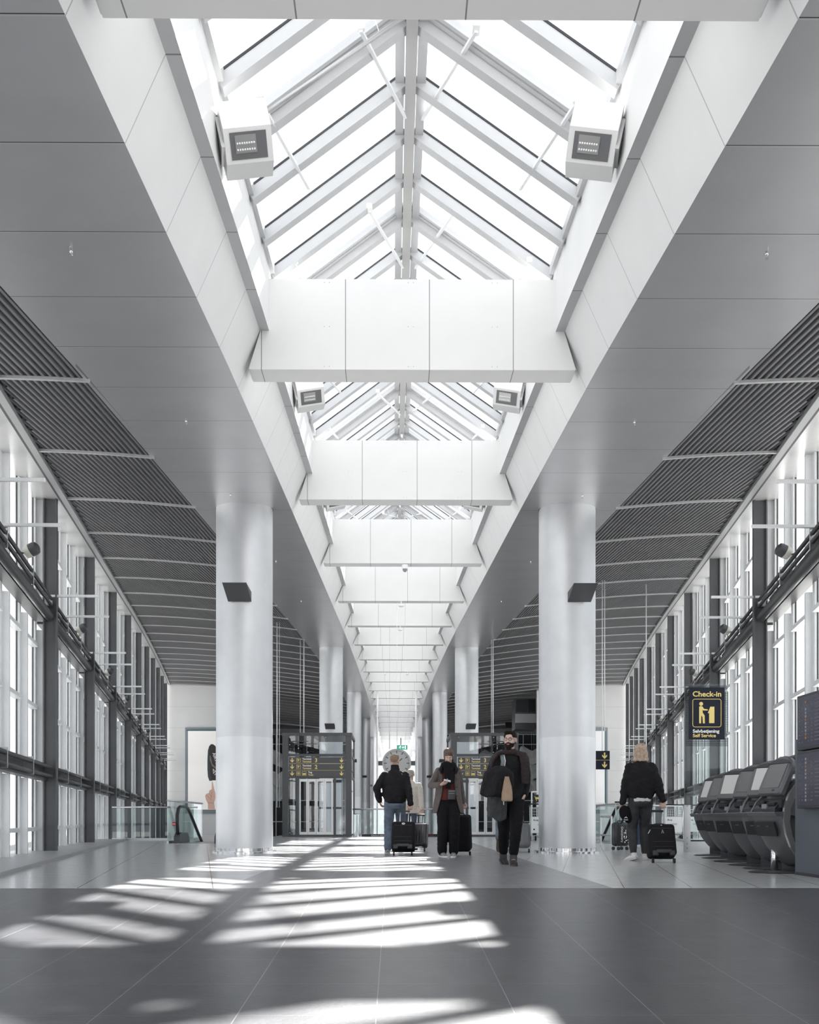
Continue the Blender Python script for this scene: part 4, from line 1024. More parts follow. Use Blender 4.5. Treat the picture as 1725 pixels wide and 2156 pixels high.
kl = ['farthest check-in kiosk in the row, beside the glass screen', 'second farthest grey check-in kiosk in the row', 'third farthest check-in kiosk, with pale blank screen', 'third nearest check-in kiosk, grey screen with diagonal reflection', 'second nearest check-in kiosk, with bright blank screen', 'nearest check-in kiosk, against the tall slate blue cabinet']
for i, (Y, px) in enumerate(kd):
    o = proto if i == 0 else copy_tree(proto)
    v = U(px, 1800, Y)
    o.location = (v.x+.40, Y, 0); o.rotation_euler = (0, 0, atan2(KN.y, KN.x)+R((0, -5, 8, 2, 4, -20)[i]))
    o['label'] = kl[i]
    if i == 5:
        for ch in o.children:
            if ch.name.startswith('side_arc'): ch.data = ch.data.copy(); ch.data.materials.clear(); ch.data.materials.append(M['steel'])
    o['group'] = 'grey self service check-in kiosks'
    if i in (1, 3, 5):
        for ch in o.children:
            if ch.name.startswith('screen_head'):
                for g_ in ch.children:
                    if g_.name.startswith('screen'):
                        g_.data = g_.data.copy(); g_.data.materials.clear(); g_.data.materials.append(M['screend'])
# chrome leg in front of the second nearest
v = F(1635, 1836); o = thing('steel_leg', 'bright round steel leg standing between the two nearest kiosks', 'pole', (v.x, v.y+.05, 0))
mb = MB(); mb.tube([(0, 0, 0), (0, 0, .33)], .04, 16); mb.build('tube', M['chrome'], o, True)
mb = MB(); mb.lathe([(.06, 0), (.06, .012)], 16); mb.build('foot_ring', M['steel'], o)

# ---- slate blue cabinet and departure display
v = U(1674, 1838, 10.55)
o = thing('service_cabinet', 'tall plain slate blue cabinet behind the departure display', 'cabinet', (v.x, 10.55, 0))
mb = MB(); mb.rbox((.20, -.9, .75), .40, 1.8, 1.50, .01, 2); mb.build('body', M['kblue'], o)
mb = MB(); mb.box(-.012, -.0, -1.8, -.02, 0, .03); mb.build('plinth_strip', M['kdark'], o)
v = U(1680, 1600, 10.30)
o = thing('departure_display', 'dark departure display of two stacked screens on the slate blue cabinet', 'display', (v.x, 10.30, 0))
for k, (za, zc) in enumerate(((.73, 1.345), (1.355, 1.95))):
    mb = MB(); mb.rbox((.04, -.85, (za+zc)/2), .10, 1.70, zc-za, .012, 2); sc_ = mb.build('screen_panel', M['kdark'], o)
    mb = MB(); mb.box(-.014, -.010, -1.66, -.03, za+.03, zc-.03); dsp = mb.build('screen', mat('display_glass', (.02, .02, .035), .12, emit=(.03, .03, .06), est=.25), sc_)
    rnd = random.Random(3+k); mb = MB(); mb2 = MB(); mb3 = MB()
    nrow = 12
    for r_ in range(nrow):
        z = zc-.09-r_*(zc-za-.14)/nrow
        for (yy, w, h, mm) in ((.07, .03, .012, 0), (.14, .025, .012, 0), (.22, .035, .026, 1), (.29, .03, .012, 0), (.36, .05, .012, 0), (.45, .12, .012, 0), (.65, .2, .012, 0), (.95, .1, .012, 0), (1.15, .16, .012, 0), (1.4, .1, .012, 0)):
            if rnd.random() < .12: continue
            tgt = mb if mm == 0 else (mb3 if rnd.random() < .25 else mb2)
            tgt.box(-.017, -.014, -yy-w, -yy, z-h/2, z+h/2)
    mb.build('text_rows', mat('display_text', (.05, .05, .065), .5, emit=(.12, .12, .16), est=.3), sc_)['kind'] = 'stuff'
    mb2.build('airline_marks', mat('display_marks', (.13, .13, .15), .5, emit=(.3, .3, .3), est=.25), sc_)['kind'] = 'stuff'
    if mb3.v: mb3.build('coloured_marks', mat('display_orange', (.16, .08, .04), .5, emit=(.3, .15, .05), est=.25), sc_)['kind'] = 'stuff'

# ---- luggage trolleys
def trolley(loc, rz, label):
    o = thing('luggage_trolley', label, 'trolley', loc, rz, group='luggage trolleys')
    for s in (-1, 1):
        mb = MB(); mb.tube([(s*.26, .0, .10), (s*.26, .0, .55), (s*.27, -.04, .95), (s*.22, -.12, 1.02)], .016, 8); mb.build('upright', M['steel'], o, True)
        mb = MB(); mb.tube([(s*.26, .0, .14), (s*.24, .75, .14)], .014, 8); mb.build('side_rail', M['steel'], o, True)
        w = MB(); w.lathe([(.03, -.018), (.075, -.018), (.075, .018), (.03, .018)], 16); q = w.build('wheel', M['rubber'], o, 'auto'); q.rotation_euler = (0, R(90), 0); q.location = (s*.25, .05, .075)
    w = MB(); w.lathe([(.03, -.018), (.065, -.018), (.065, .018), (.03, .018)], 16); q = w.build('wheel', M['rubber'], o, 'auto'); q.rotation_euler = (0, R(90), 0); q.location = (0, .78, .065)
    mb = MB(); mb.tube([(-.30, -.05, .93), (-.26, -.13, 1.0), (.26, -.13, 1.0), (.30, -.05, .93)], .02, 10); mb.build('handle', M['rubber'], o, True)
    mb = MB()
    for i in range(9): mb.tube([(-.24+i*.06, .02, .66), (-.22+i*.055, .28, .68), (-.22+i*.055, .30, .88)], .005, 5)
    for z in (.72, .80, .88): mb.tube([(-.24, .30, z), (.24, .30, z)], .005, 5); mb.tube([(-.26, .0, z), (-.24, .3, z)], .005, 5); mb.tube([(.26, .0, z), (.24, .3, z)], .005, 5)
    mb.build('basket', M['steel'], o)
    mb = MB(); mb.box(-.24, .24, -.03, -.015, .22, .66); pl = mb.build('advert_plate', M['swhite'], o)
    text('lettering', 'På vej', .055, M['black'], (-.18, -.034, .55), parent=pl, bold=.001)
    mb = MB(); mb.box(-.18, -.14, -.034, -.031, .30, .34); mb.box(-.06, .10, -.034, -.031, .46, .468); mb.box(-.06, .08, -.034, -.031, .43, .438); mb.build('mark', M['black'], pl)
    mb = MB()
    for i in range(6): mb.bar((-.22+i*.09, .02, .15), (-.20+i*.08, .74, .15), .012, .008)
    mb.build('deck', M['steel'], o)
    return o
v = F(1441, 1770); t1 = trolley((v.x, 27.2, 0), R(0), 'luggage trolley behind the glass screen at the right balustrade')
v = F(1134, 1772); t2 = trolley((U(1137, 1770, 25.5).x, 25.5, 0), R(0), 'luggage trolley half hidden behind the near right column')
v = U(1462, 1770, 27.9); t3 = trolley((v.x, 27.9, 0), R(12), 'luggage trolley parked furthest back at the right balustrade')
# trolley return frame with sign
v = U(1120, 1770, 26.6)
o = thing('trolley_stand', 'steel trolley stand frame with black trolley sign', 'stand', (v.x, 26.6, 0))
for dx in (0, .95):
    mb = MB(); mb.tube([(dx, 0, 0), (dx, 0, 1.36)], .02, 8); mb.build('post', M['frame'], o, True)
mb = MB(); mb.tube([(0, 0, 1.36), (.95, 0, 1.36)], .02, 8); mb.build('top_bar', M['frame'], o, True)
mb = MB(); mb.box(.04, .91, -.02, .0, 1.06, 1.28); q = mb.build('sign_panel', M['black'], o)
mb = MB(); mb.box(.10, .22, -.03, -.02, 1.15, 1.21); mb.bar((.08, -.025, 1.24), (.12, -.025, 1.13), .012, .01, (0, 1, 0)); mb.ball((.13, -.025, 1.115), .014, .005, .014, 8); mb.ball((.20, -.025, 1.115), .014, .005, .014, 8); mb.build('pictogram', M['yellow'], q)
text('lettering', 'Her må du', .06, M['swhite'], (.30, -.022, 1.20), parent=q, bold=.001)
text('lettering', 'Please', .06, M['yellow'], (.30, -.022, 1.10), parent=q, bold=.001)

# ---- white hanging sculptures behind the facade, gallery box
for s, pts in ((-1, [(588, 1600), (586, 1640), (588, 1670)]), (1, [(1035, 1600), (1120, 1595), (1125, 1625), (1110, 1660)])):
    for i, (px, py) in enumerate(pts):
        Y = 104+i; v = U(px, py, Y)
        o = thing('hanging_sculpture', 'crumpled white sheet sculpture before the far facade, %s of the %s side counting down' % (ORD[i], SIDEW[s]), 'sculpture', v, group='white sheet sculptures')
        mb = MB(); rnd = random.Random(i*7+s); n = 9; vs = []; fs = []
        for a in range(n):
            for b in range(5):
                vs.append((-1.3+2.6*a/(n-1), .5*rnd.random(), -.9+1.6*b/4+.30*sin(a*.9+i)+.45*rnd.random()))
        for a in range(n-1):
            for b in range(4): fs.append((a*5+b, (a+1)*5+b, (a+1)*5+b+1, a*5+b+1))
        mb.add(vs, fs); q = mb.build('sheet', M['frame'], o, True); q.modifiers.new('ss', 'SUBSURF').render_levels = 2
        q.modifiers.new('thick', 'SOLIDIFY').thickness = .05
        mb = MB(); mb.tube([(0, .2, .5), (0, .2, 4.5)], .02, 6); mb.build('hanger', M['frame'], o)
v = U(1108, 1503, 74)
o = thing('gallery_booth', 'dark glazed gallery booth high beside the white end-wall pillar', 'booth', v)
mb = MB(); mb.box(-.85, .75, 0, 2, -1.2, 1.2); mb.build('body', M['liftframe'], o)
mb = MB(); mb.box(-.78, .1, -.06, 0, .15, 1.1); mb.build('pane', mat('booth_glass', (.03, .032, .036), .15), o)
mb = MB(); mb.box(.17, .72, -.06, 0, .15, 1.1); mb.build('pane', mat('booth_glass_b', (.03, .032, .036), .15), o)
mb = MB(); mb.box(-.85, .75, -.08, 0, -.7, 0); mb.build('sill_panel', M['backwall'], o)
v = U(1091.5, 1527, 99)
o = thing('black_screen', 'long black box lying on the far facade ledge at the right', 'screen', v)
mb = MB(); mb.rbox((0, 0, 0), 2.7, .5, .62, .03, 2); mb.build('body', M['black'], o)
mb = MB(); mb.box(-1.3, 1.3, -.3, -.25, -.35, -.31); mb.build('edge', M['trim'], o)
# ================================================================ PEOPLE
V3 = Vector
def remeshed(mb, name, m, parent, voxel=.010, smooth=4, fold=0.0, fs=(9, 9, 5), seed=0.0):
    o = mb.build('tmp_'+name, None, None)
    r = o.modifiers.new('r', 'REMESH'); r.mode = 'VOXEL'; r.voxel_size = voxel; r.use_smooth_shade = True
    s = o.modifiers.new('s', 'SMOOTH'); s.iterations = smooth; s.factor = .5
    dg = bpy.context.evaluated_depsgraph_get(); me = bpy.data.meshes.new_from_object(o.evaluated_get(dg))
    bpy.data.objects.remove(o, do_unlink=True)
    if fold:
        nrm = [v.normal.copy() for v in me.vertices]
        for v, n in zip(me.vertices, nrm):
            p = V3((v.co.x*fs[0]+seed, v.co.y*fs[1]-seed, v.co.z*fs[2]+seed*2))
            a = .8*noise.noise(p)+.5*noise.noise(p*2.1)+.9*(.35-abs(noise.noise(V3((p.x*1.2+7, p.y*1.2, p.z*1.9+p.x*.8)))))+.25*noise.noise(p*4.3)
            v.co += n*(a*fold)
    me.materials.clear(); me.materials.append(m)
    for p in me.polygons: p.use_smooth = True
    q = bpy.data.objects.new(name, me); me.name = name; COL.objects.link(q)
    if parent is not None: q.parent = parent
    return q
def ik(a, c, l1, l2, pole):
    d = c-a; L = min(d.length, (l1+l2)*.999); dn = d.normalized(); c2 = a+dn*L
    x = (l1*l1-l2*l2+L*L)/(2*L); h = sqrt(max(0, l1*l1-x*x))
    p = V3(pole); p = (p-dn*p.dot(dn)).normalized()
    return a+dn*x+p*h, c2
def limb(mb, pts, rs, n=14, rys=None, ref=(0, 1, 0)):
    mb.tube(pts, rs, n, ry=rys, ref=ref)
    for p, r in ((pts[0], rs[0]), (pts[-1], rs[-1])): mb.ball(p, r, r, r, n)
def lerp(a, b, t): return a+(b-a)*t

def hand(mb, w, d, n, side, curl, k, spread=.0):
    d = V3(d).normalized(); n = V3(n); n = (n-d*n.dot(d)).normalized()
    t = d.cross(n) if side > 0 else n.cross(d)
    for i in range(4):
        off = (.032-.0215*i)*k
        base = w+d*.088*k+t*off
        mb.tube([w+t*off*.7, lerp(w+t*off*.8, base, .5)+n*-.002, base], [.015*k, .0145*k, .0115*k], 8)
        ls = [(.042, .026, .020), (.046, .030, .022), (.043, .028, .021), (.034, .021, .018)][i]
        p = base; dd = d.copy(); ax = d.cross(n); pts = [p]
        for j, l in enumerate(ls):
            dd = Matrix.Rotation(R(curl*(1.0, 1.15, .8)[j]), 3, ax) @ dd
            p = p+dd*l*k; pts.append(p)
        mb.tube(pts, [.0098*k, .0088*k, .0080*k, .0066*k], 8); mb.ball(pts[-1], .0066*k, n=8)
    b = w+d*.022*k+t*.022*k
    p1 = b+(d*.55+t*.75+n*.25).normalized()*.042*k; p2 = p1+(d*.85+t*.15+n*.5*(curl/60)).normalized()*.034*k; p3 = p2+(d*.9-t*.15+n*.6*(curl/60)).normalized()*.026*k
    mb.tube([b, p1, p2, p3], [.017*k, .0115*k, .0102*k, .008*k], 8); mb.ball(p3, .008*k, n=8)
    mb.ball(w+d*.045*k, .034*k, .034*k, .034*k, 10, Matrix(((t.x, n.x, d.x), (t.y, n.y, d.y), (t.z, n.z, d.z))) @ Matrix.Diagonal((1.05, .42, 1.2)))

def person(label, loc, rz, H=1.75, lean=0, hip=(0, 0), feet=None, arms=None, head=(0, 0), female=False, stoop=0, skin=(.50, .33, .26), hdrop=0.0):
    """returns dict with root, joints; facing +Y local"""
    k = H/1.75
    o = thing('person', label, 'person', loc, rz)
    J = {}
    hc = V3((hip[0], hip[1], .925*k-hdrop)); u = V3((0, sin(R(lean)), cos(R(lean))))
    J['hip'] = hc; sp = lambda d: hc+u*d*k
    J['waist'] = sp(.13); J['chest'] = sp(.34); J['sh'] = sp(.50)
    u2 = V3((0, sin(R(lean+stoop)), cos(R(lean+stoop))))
    J['neck'] = J['sh']+u2*.045*k; hcen = J['neck']+u2*.165*k+V3((0, .018*k, 0))
    J['head'] = hcen; J['u'] = u; J['k'] = k
    sw = (.178 if not female else .155)*k
    for s, nm in ((-1, 'L'), (1, 'R')):
        J['hip'+nm] = hc+V3((s*.09*k, 0, -.02*k))
        f = feet[nm]; an = V3(f[0]); J['ank'+nm] = an; J['foot'+nm] = (f[1], f[2])
        kn, an2 = ik(J['hip'+nm], an, .43*k, .425*k, f[3] if len(f) > 3 else (0, 1, 0)); J['knee'+nm] = kn; J['ank'+nm] = an2
        J['shd'+nm] = J['sh']+V3((s*sw, 0, -.035*k))
        a = arms[nm]; el, wr = ik(J['shd'+nm], V3(a['w']), .285*k, .255*k, a.get('pole', (s*.4, -1, 0))); J['elb'+nm] = el; J['wri'+nm] = wr
        J['hd'+nm] = (a.get('d', (wr-el)), a.get('n', (-s, 0, 0)), a.get('curl', 22))
    Mh = (Matrix.Rotation(R(head[0]), 3, 'Z') @ Matrix.Rotation(R(-head[1]), 3, 'X'))
    J['Mh'] = Mh
    mb = MB()
    # torso
    w = (1.0 if not female else .92)
    rings = [(-.09, .135, .10), (0, .165*(1.0 if not female else 1.06), .115), (.11, .135*w, .095), (.22, .145*w, .105), (.36, .165*w, .115), (.45, .165*w, .105), (.50, .115*w, .08), (.54, .06, .058)]
    mb.tube([hc+u*a*k for a, _, _ in rings], [b*k for _, b, _ in rings], 20, ry=[c*k for _, _, c in rings], ref=(1, 0, 0))
    mb.tube([J['sh']-u*.02, J['neck']+u2*.03, hcen-u2*.05*k], [.066*k, .056*k, .054*k], 14)
    for nm, s in (('L', -1), ('R', 1)):
        limb(mb, [J['hip'+nm], lerp(J['hip'+nm], J['knee'+nm], .5), J['knee'+nm]], [.088*k, .075*k, .054*k])
        limb(mb, [J['knee'+nm], lerp(J['knee'+nm], J['ank'+nm], .3)+V3((0, -.012, 0)), J['ank'+nm]], [.052*k, .051*k, .035*k])
        limb(mb, [J['shd'+nm], lerp(J['shd'+nm], J['elb'+nm], .5), J['elb'+nm]], [.054*k, .046*k, .038*k])
        limb(mb, [J['elb'+nm], lerp(J['elb'+nm], J['wri'+nm], .35), J['wri'+nm]], [.038*k, .036*k, .025*k])
        d, n, c = J['hd'+nm]; hand(mb, J['wri'+nm], d, n, s, c, k*(.98 if not female else .9))
        yaw, pit = J['foot'+nm]; Mf = Matrix.Rotation(R(yaw), 3, 'Z') @ Matrix.Rotation(R(pit), 3, 'X')
        an = J['ank'+nm]
        limb(mb, [an, an+Mf @ V3((0, .06*k, -.045*k)), an+Mf @ V3((0, .15*k, -.06*k))], [.036*k, .036*k, .026*k])
    # head
    hk = k*(1.0 if not female else .96)
    def hb(x, y, z, rx, ry=None, rz_=None, n=14): mb.ball(hcen+Mh @ V3((x*hk, y*hk, z*hk)), rx*hk, (ry or rx)*hk, (rz_ or rx)*hk, n, Mh)
    hb(0, -.014, .03, .076, .094, .084, 22); hb(0, .020, -.008, .062, .068, .084, 20); hb(0, .028, -.068, .047, .05, .042, 16)
    hb(0, .062, -.094, .022, .018, .018)
    for s in (-1, 1):
        hb(s*.034, .052, -.03, .026, .026, .026); hb(s*.028, .078, .022, .022, .010, .008); hb(s*.078, -.006, -.006, .009, .020, .032); hb(s*.082, -.012, .004, .007, .014, .018)
    hb(0, .092, -.002, .009, .010, .026); hb(0, .103, -.026, .012, .013, .010); hb(.011, .095, -.028, .008, .008, .007); hb(-.011, .095, -.028, .008, .008, .007)
    hb(0, .080, -.056, .024, .010, .010)
    sm = mat('skin_tone', skin, .5, 0, .05, 30)
    b = remeshed(mb, 'body', sm, o, .0065, 3)
    # face details
    def part(name, m, fn, smooth=True):
        q = MB(); fn(q); return q.build(name, m, b if name not in ('hair', 'glasses', 'beard') else o, smooth)
    def HP(x, y, z): return hcen+Mh @ V3((x*hk, y*hk, z*hk))
    J['HP'] = HP; J['hk'] = hk
    for s in (-1, 1):
        part('eye', M['eye'], lambda q: q.ball(HP(s*.029, .0805, .006), 0.0098*hk, .0065*hk, .0046*hk, 10, Mh))
        part('iris', M['iris'], lambda q: q.ball(HP(s*.029, .0865, .0055), .0044*hk, .003*hk, .0042*hk, 8, Mh))
        part('eyebrow', M['hair_dark'], lambda q: q.tube([HP(s*.014, .089, .022), HP(s*.028, .090, .027), HP(s*.046, .080, .022)], [.003*hk, .0035*hk, .002*hk], 6))
    part('lips', M['lips'], lambda q: (q.ball(HP(0, .0885, -.0535), .021*hk, .005*hk, .0042*hk, 10, Mh), q.ball(HP(0, .0885, -.0605), .017*hk, .0055*hk, .0045*hk, 10, Mh)))
    J['root'] = o; J['body'] = b
    return J
M['eye'] = mat('eye_white', (.75, .74, .72), .3); M['iris'] = mat('iris_dark', (.06, .04, .03), .2)
M['hair_dark'] = mat('dark_hair', (.016, .010, .008), .8, 0, .3, 40, spec=.15); M['lips'] = mat('lip_skin', (.42, .21, .18), .5)
M['hair_brown'] = mat('brown_hair', (.10, .062, .045), .5, 0, .35, 40, .4, 60); M['hair_fair'] = mat('short_fair_hair', (.22, .15, .10), .6, 0, .3, 60, .3, 90)
M['hair_blond'] = mat('blond_hair', (.48, .36, .27), .45, 0, .35, 30, .5, 70); M['hair_grey'] = mat('grey_hair', (.30, .28, .26), .6, 0, .3, 50)
M['cblack'] = mat('black_cloth', (.012, .012, .0135), .85, 0, .2, 12, .3, 60, spec=.25); M['cblack2'] = mat('soft_black_cloth', (.008, .008, .0095), .9, 0, .15, 12, spec=.2)
M['denim'] = mat('blue_denim', (.115, .145, .20), .75, 0, .30, 9, .2, 200); M['denimd'] = mat('black_denim', (.03, .03, .034), .75, 0, .35, 8, .2, 200)
M['taupe'] = mat('taupe_wool', (.105, .085, .082), .85, 0, .12, 14, .3, 150); M['red_knit'] = mat('dark_red_knit', (.085, .014, .014), .9, 0, .15, 20, .4, 150)
M['cream'] = mat('cream_linen', (.52, .48, .43), .8, 0, .06, 10, .2, 150); M['tee'] = mat('white_cotton', (.66, .66, .66), .8)
M['sneaker'] = mat('white_leather', (.72, .71, .70), .5); M['sole'] = mat('shoe_sole', (.5, .49, .47), .6); M['boot'] = mat('dark_brown_suede', (.035, .028, .025), .8, 0, .2, 20)
M['sneakg'] = mat('grey_sneaker', (.24, .24, .25), .7, 0, .3, 25); M['sock'] = mat('charcoal_sock', (.055, .055, .06), .9); M['tan'] = mat('tan_suede', (.14, .095, .075), .8)

def torso_cloth(mb, J, rings, female=False):
    """rings (dist along spine from hip, rx, ry, yoff)"""
    k = J['k']; u = J['u']; hc = J['hip']
    mb.tube([hc+u*a*k+V3((0, y*k, 0)) for a, _, _, y in rings], [b*k for _, b, _, _ in rings], 24, ry=[c*k for _, _, c, _ in rings], ref=(1, 0, 0))
def sleeve(mb, J, nm, r0=.070, r1=.058, r2=.045, t=1.0):
    k = J['k']; a, e, w = J['shd'+nm], J['elb'+nm], J['wri'+nm]
    limb(mb, [a, lerp(a, e, .5), e], [r0*k, (r0+r1)/2*k, r1*k]); limb(mb, [e, lerp(e, w, .5), lerp(e, w, t)], [r1*k, (r1+r2)/2*k, r2*k])
def trousers(J, m, r=(.105, .078, .062, .058), top=.07, end=.97, fold=.007, seed=1.0, pelvis=(.172, .125), name='trousers'):
    k = J['k']; mb = MB(); hc = J['hip']; u = J['u']
    mb.tube([hc+u*top*k, hc, hc-u*.07*k, hc-u*.12*k], [(pelvis[0]-.02)*k, pelvis[0]*k, pelvis[0]*k, .12*k], 22, ry=[(pelvis[1]-.012)*k, pelvis[1]*k, pelvis[1]*k, .09*k], ref=(1, 0, 0))
    for nm in 'LR':
        h, kn, an = J['hip'+nm], J['knee'+nm], J['ank'+nm]
        limb(mb, [h, lerp(h, kn, .5), kn], [r[0]*k, (r[0]+r[1])/2*k, r[1]*k]); limb(mb, [kn, lerp(kn, an, .5), lerp(kn, an, end)], [r[1]*k, (r[1]+r[2])/2*k, r[3]*k])
    return remeshed(mb, name, m, J['root'], .010, 3, fold, (10, 10, 13), seed)
def shoes(J, m, sole, high=False, ln=.275):
    k = J['k']
    for nm in 'LR':
        yaw, pit = J['foot'+nm]; Mf = Matrix.Rotation(R(yaw), 3, 'Z') @ Matrix.Rotation(R(pit), 3, 'X'); an = J['ank'+nm]
        def P(x, y, z): return an+Mf @ V3((x*k, y*k, z*k))
        mb = MB()
        mb.tube([P(0, -.055, -.055), P(0, -.01, -.045), P(0, .07, -.045), P(0, .14, -.055), P(0, .195, -.065)], [.034*k, .041*k, .043*k, .044*k, .026*k], 14, ry=[.028*k, .040*k, .035*k, .027*k, .018*k], ref=(1, 0, 0))
        mb.tube([P(0, -.005, -.05), P(0, -.01, .01 if not high else .05)], [.042*k, .040*k], 12)
        q = remeshed(mb, 'shoe', m, J['root'], .008, 2)
        sb = MB(); out = [(-.036, -.075), (.036, -.075), (.042, 0), (.048, .09), (.050, .15), (.034, .205), (0, .222), (-.034, .205), (-.046, .15), (-.044, .09), (-.040, 0)]
        n = len(out); vs = [P(x, y, -.093) for x, y in out]+[P(x*.97, y*.985, -.066) for x, y in out]
        sb.add(vs, [tuple(range(n-1, -1, -1)), tuple(range(n, 2*n))]+[(i, (i+1) % n, (i+1) % n+n, i+n) for i in range(n)])
        sb.build('sole', sole, q)
        lc = MB()
        for j in range(4):
            yy = .035+j*.028; zz = -.010-.008*j
            lc.tube([P(-.018, yy, zz), P(.018, yy+.006, zz)], .003*k, 5)
        lc.build('lace', M['sole'] if m is not M['boot'] else M['cblack'], q)
def hairblob(J, m, blobs, name='hair', voxel=.007, fold=.004, fs=(35, 35, 12), cut=None):
    mb = MB(); HP = J['HP']; hk = J['hk']; Mh = J['Mh']
    for (x, y, z, rx, ry, rz_) in blobs: mb.ball(HP(x, y, z), rx*hk, ry*hk, rz_*hk, 18, Mh)
    return remeshed(mb, name, m, J['root'], voxel, 2, fold, fs, 3.3)
def openshell(rings, name, m, parent, thick=.014, nseg=28, fold=.008, seed=0.0):
    """rings: (center, rx, ry, a0, a1) degrees, 0=+x, 90=+y(front)"""
    vs = []; fs = []
    for j, (c, rx, ry, a0, a1) in enumerate(rings):
        for i in range(nseg+1):
            a = R(a0+(a1-a0)*i/nseg)
            f = 1+fold*8*noise.noise(V3((cos(a)*3+seed, sin(a)*3, c.z*2.5)))+fold*2*sin(i*1.7+seed)
            vs.append(V3((c.x+rx*cos(a)*f, c.y+ry*sin(a)*f, c.z)))
    w = nseg+1
    for j in range(len(rings)-1):
        for i in range(nseg): fs.append((j*w+i, j*w+i+1, (j+1)*w+i+1, (j+1)*w+i))
    mb = MB(); mb.add(vs, fs); o = mb.build(name, m, parent, True, recalc=False)
    md = o.modifiers.new('t', 'SOLIDIFY'); md.thickness = thick; md.offset = 0
    o.modifiers.new('s', 'SUBSURF').render_levels = 1
    return o

# ---- luggage
def suitcase(name, label, loc, rz, w, h, d, tilt, m, hl=.40, style='soft', tubes=2, group='wheeled suitcases', logo=None, gap=None):
    o = thing(name, label, 'suitcase', loc, rz)
    o['group'] = group
    T = Matrix.Translation((0, 0, .045)) @ Matrix.Rotation(R(tilt), 4, 'X')
    zc = .035+h/2
    mb = MB(); mb.rbox((0, 0, zc), w, d, h, .05 if style != 'hard' else .07, 5, T); b = mb.build('shell', m, o, 'auto')
    if style == 'soft':
        mb = MB(); mb.rbox((0, -d/2-.012, zc-.03), w*.86, .05, h*.74, .03, 4, T); p = mb.build('front_pocket', m, o, 'auto')
        mb = MB()
        for z in (zc+h*.30, zc-h*.12, zc-h*.28): mb.rbox((0, -d/2-.038, z), w*.74, .006, .006, .002, 1, T)
        mb.build('zip', M['kdark'], p)
        mb = MB(); mb.rbox((0, -d/2-.02, .075), w*.55, .04, .05, .01, 2, T); mb.rbox((-w*.30, -d/2-.01, .065), w*.2, .05, .10, .01, 2, T); mb.rbox((w*.30, -d/2-.01, .065), w*.2, .05, .10, .01, 2, T); mb.build('corner_guard', M['kdark'], o, 'auto')
    else:
        mb = MB()
        for i in range(5):
            x = -w*.32+i*w*.16; mb.rbox((x, -d/2-.004, zc), .018, .016, h*.8, .007, 2, T)
        mb.build('rib', m, b, 'auto')
        mb = MB(); mb.rbox((0, 0, zc), w+.006, .02, h+.006, .06, 4, T); mb.build('seam', M['steel'] if style == 'hard' else M['kdark'], o, 'auto')
    for s in (-1, 1):
        wz = MB(); wz.lathe([(.012, -.014), (.034, -.014), (.034, .014), (.012, .014)], 16)
        q = wz.build('wheel', M['rubber'], o, 'auto'); q.rotation_euler = (0, R(90), 0)
        pos = T @ V3((s*w*.38, -d/2+.03 if tilt > 0 else -d/2+.04, .0)); q.location = (pos.x, pos.y, .034)
        if tilt == 0:
            q2 = q.copy(); COL.objects.link(q2); q2.location = (pos.x, d/2-.04, .034)
    g = gap or w*.36
    top = zc+h/2
    yb = d/2-.05
    for s in ((-1, 1) if tubes == 2 else (0,)):
        mb = MB(); mb.tube([T @ V3((s*g/2, yb, top-.05)), T @ V3((s*g/2, yb, top+hl))], .010, 8); mb.build('handle_tube', M['steel'], o, True)
    mb = MB(); mb.rbox((0, yb, top+hl), g+.05, .03, .032, .012, 3, T); mb.build('handle_grip', M['rubber'], o, 'auto')
    mb = MB(); mb.tube([T @ V3((-.08, 0, top)), T @ V3((-.06, 0, top+.03)), T @ V3((.06, 0, top+.03)), T @ V3((.08, 0, top))], .011, 8); mb.build('carry_handle', M['rubber'], o, True)
    if logo == 'oval':
        mb = MB(); mb.ball((0, 0, 0), .028, .004, .018, 20); q = mb.build('logo', M['swhite'], o, True); q.location = T @ V3((0, -d/2-.0, top-.055)); q.rotation_euler = (R(tilt), 0, 0)
        mb = MB(); mb.ball((0, 0, 0), .018, .006, .010, 16); q2 = mb.build('logo_core', M['black'], q, True)
        mb = MB(); mb.bar((-.012, -.006, -.004), (.012, -.006, .006), .004, .004); mb.build('logo_stroke', M['swhite'], q)
    if logo == 'dot':
        mb = MB(); mb.rbox((0, -d/2-.002, top-.035), .018, .006, .012, .003, 1, T); mb.build('logo', M['swhite'], o)
        mb = MB(); mb.prism([(-.02, -.03), (0, .03), (.02, -.03), (.008, -.03), (0, .0), (-.008, -.03)], -d/2-.045, -d/2-.040, T @ Matrix.Translation((0, 0, zc+h*.2))); mb.build('emblem', M['plastic'], o)
        mb = MB(); mb.tube([T @ V3((-w/2+.0, -d/2, top-.16)), T @ V3((-w/2+.03, -d/2-.02, top-.11))], .006, 6); mb.build('zip_pull', M['steel'], o)
    return o, T, top, hl, yb

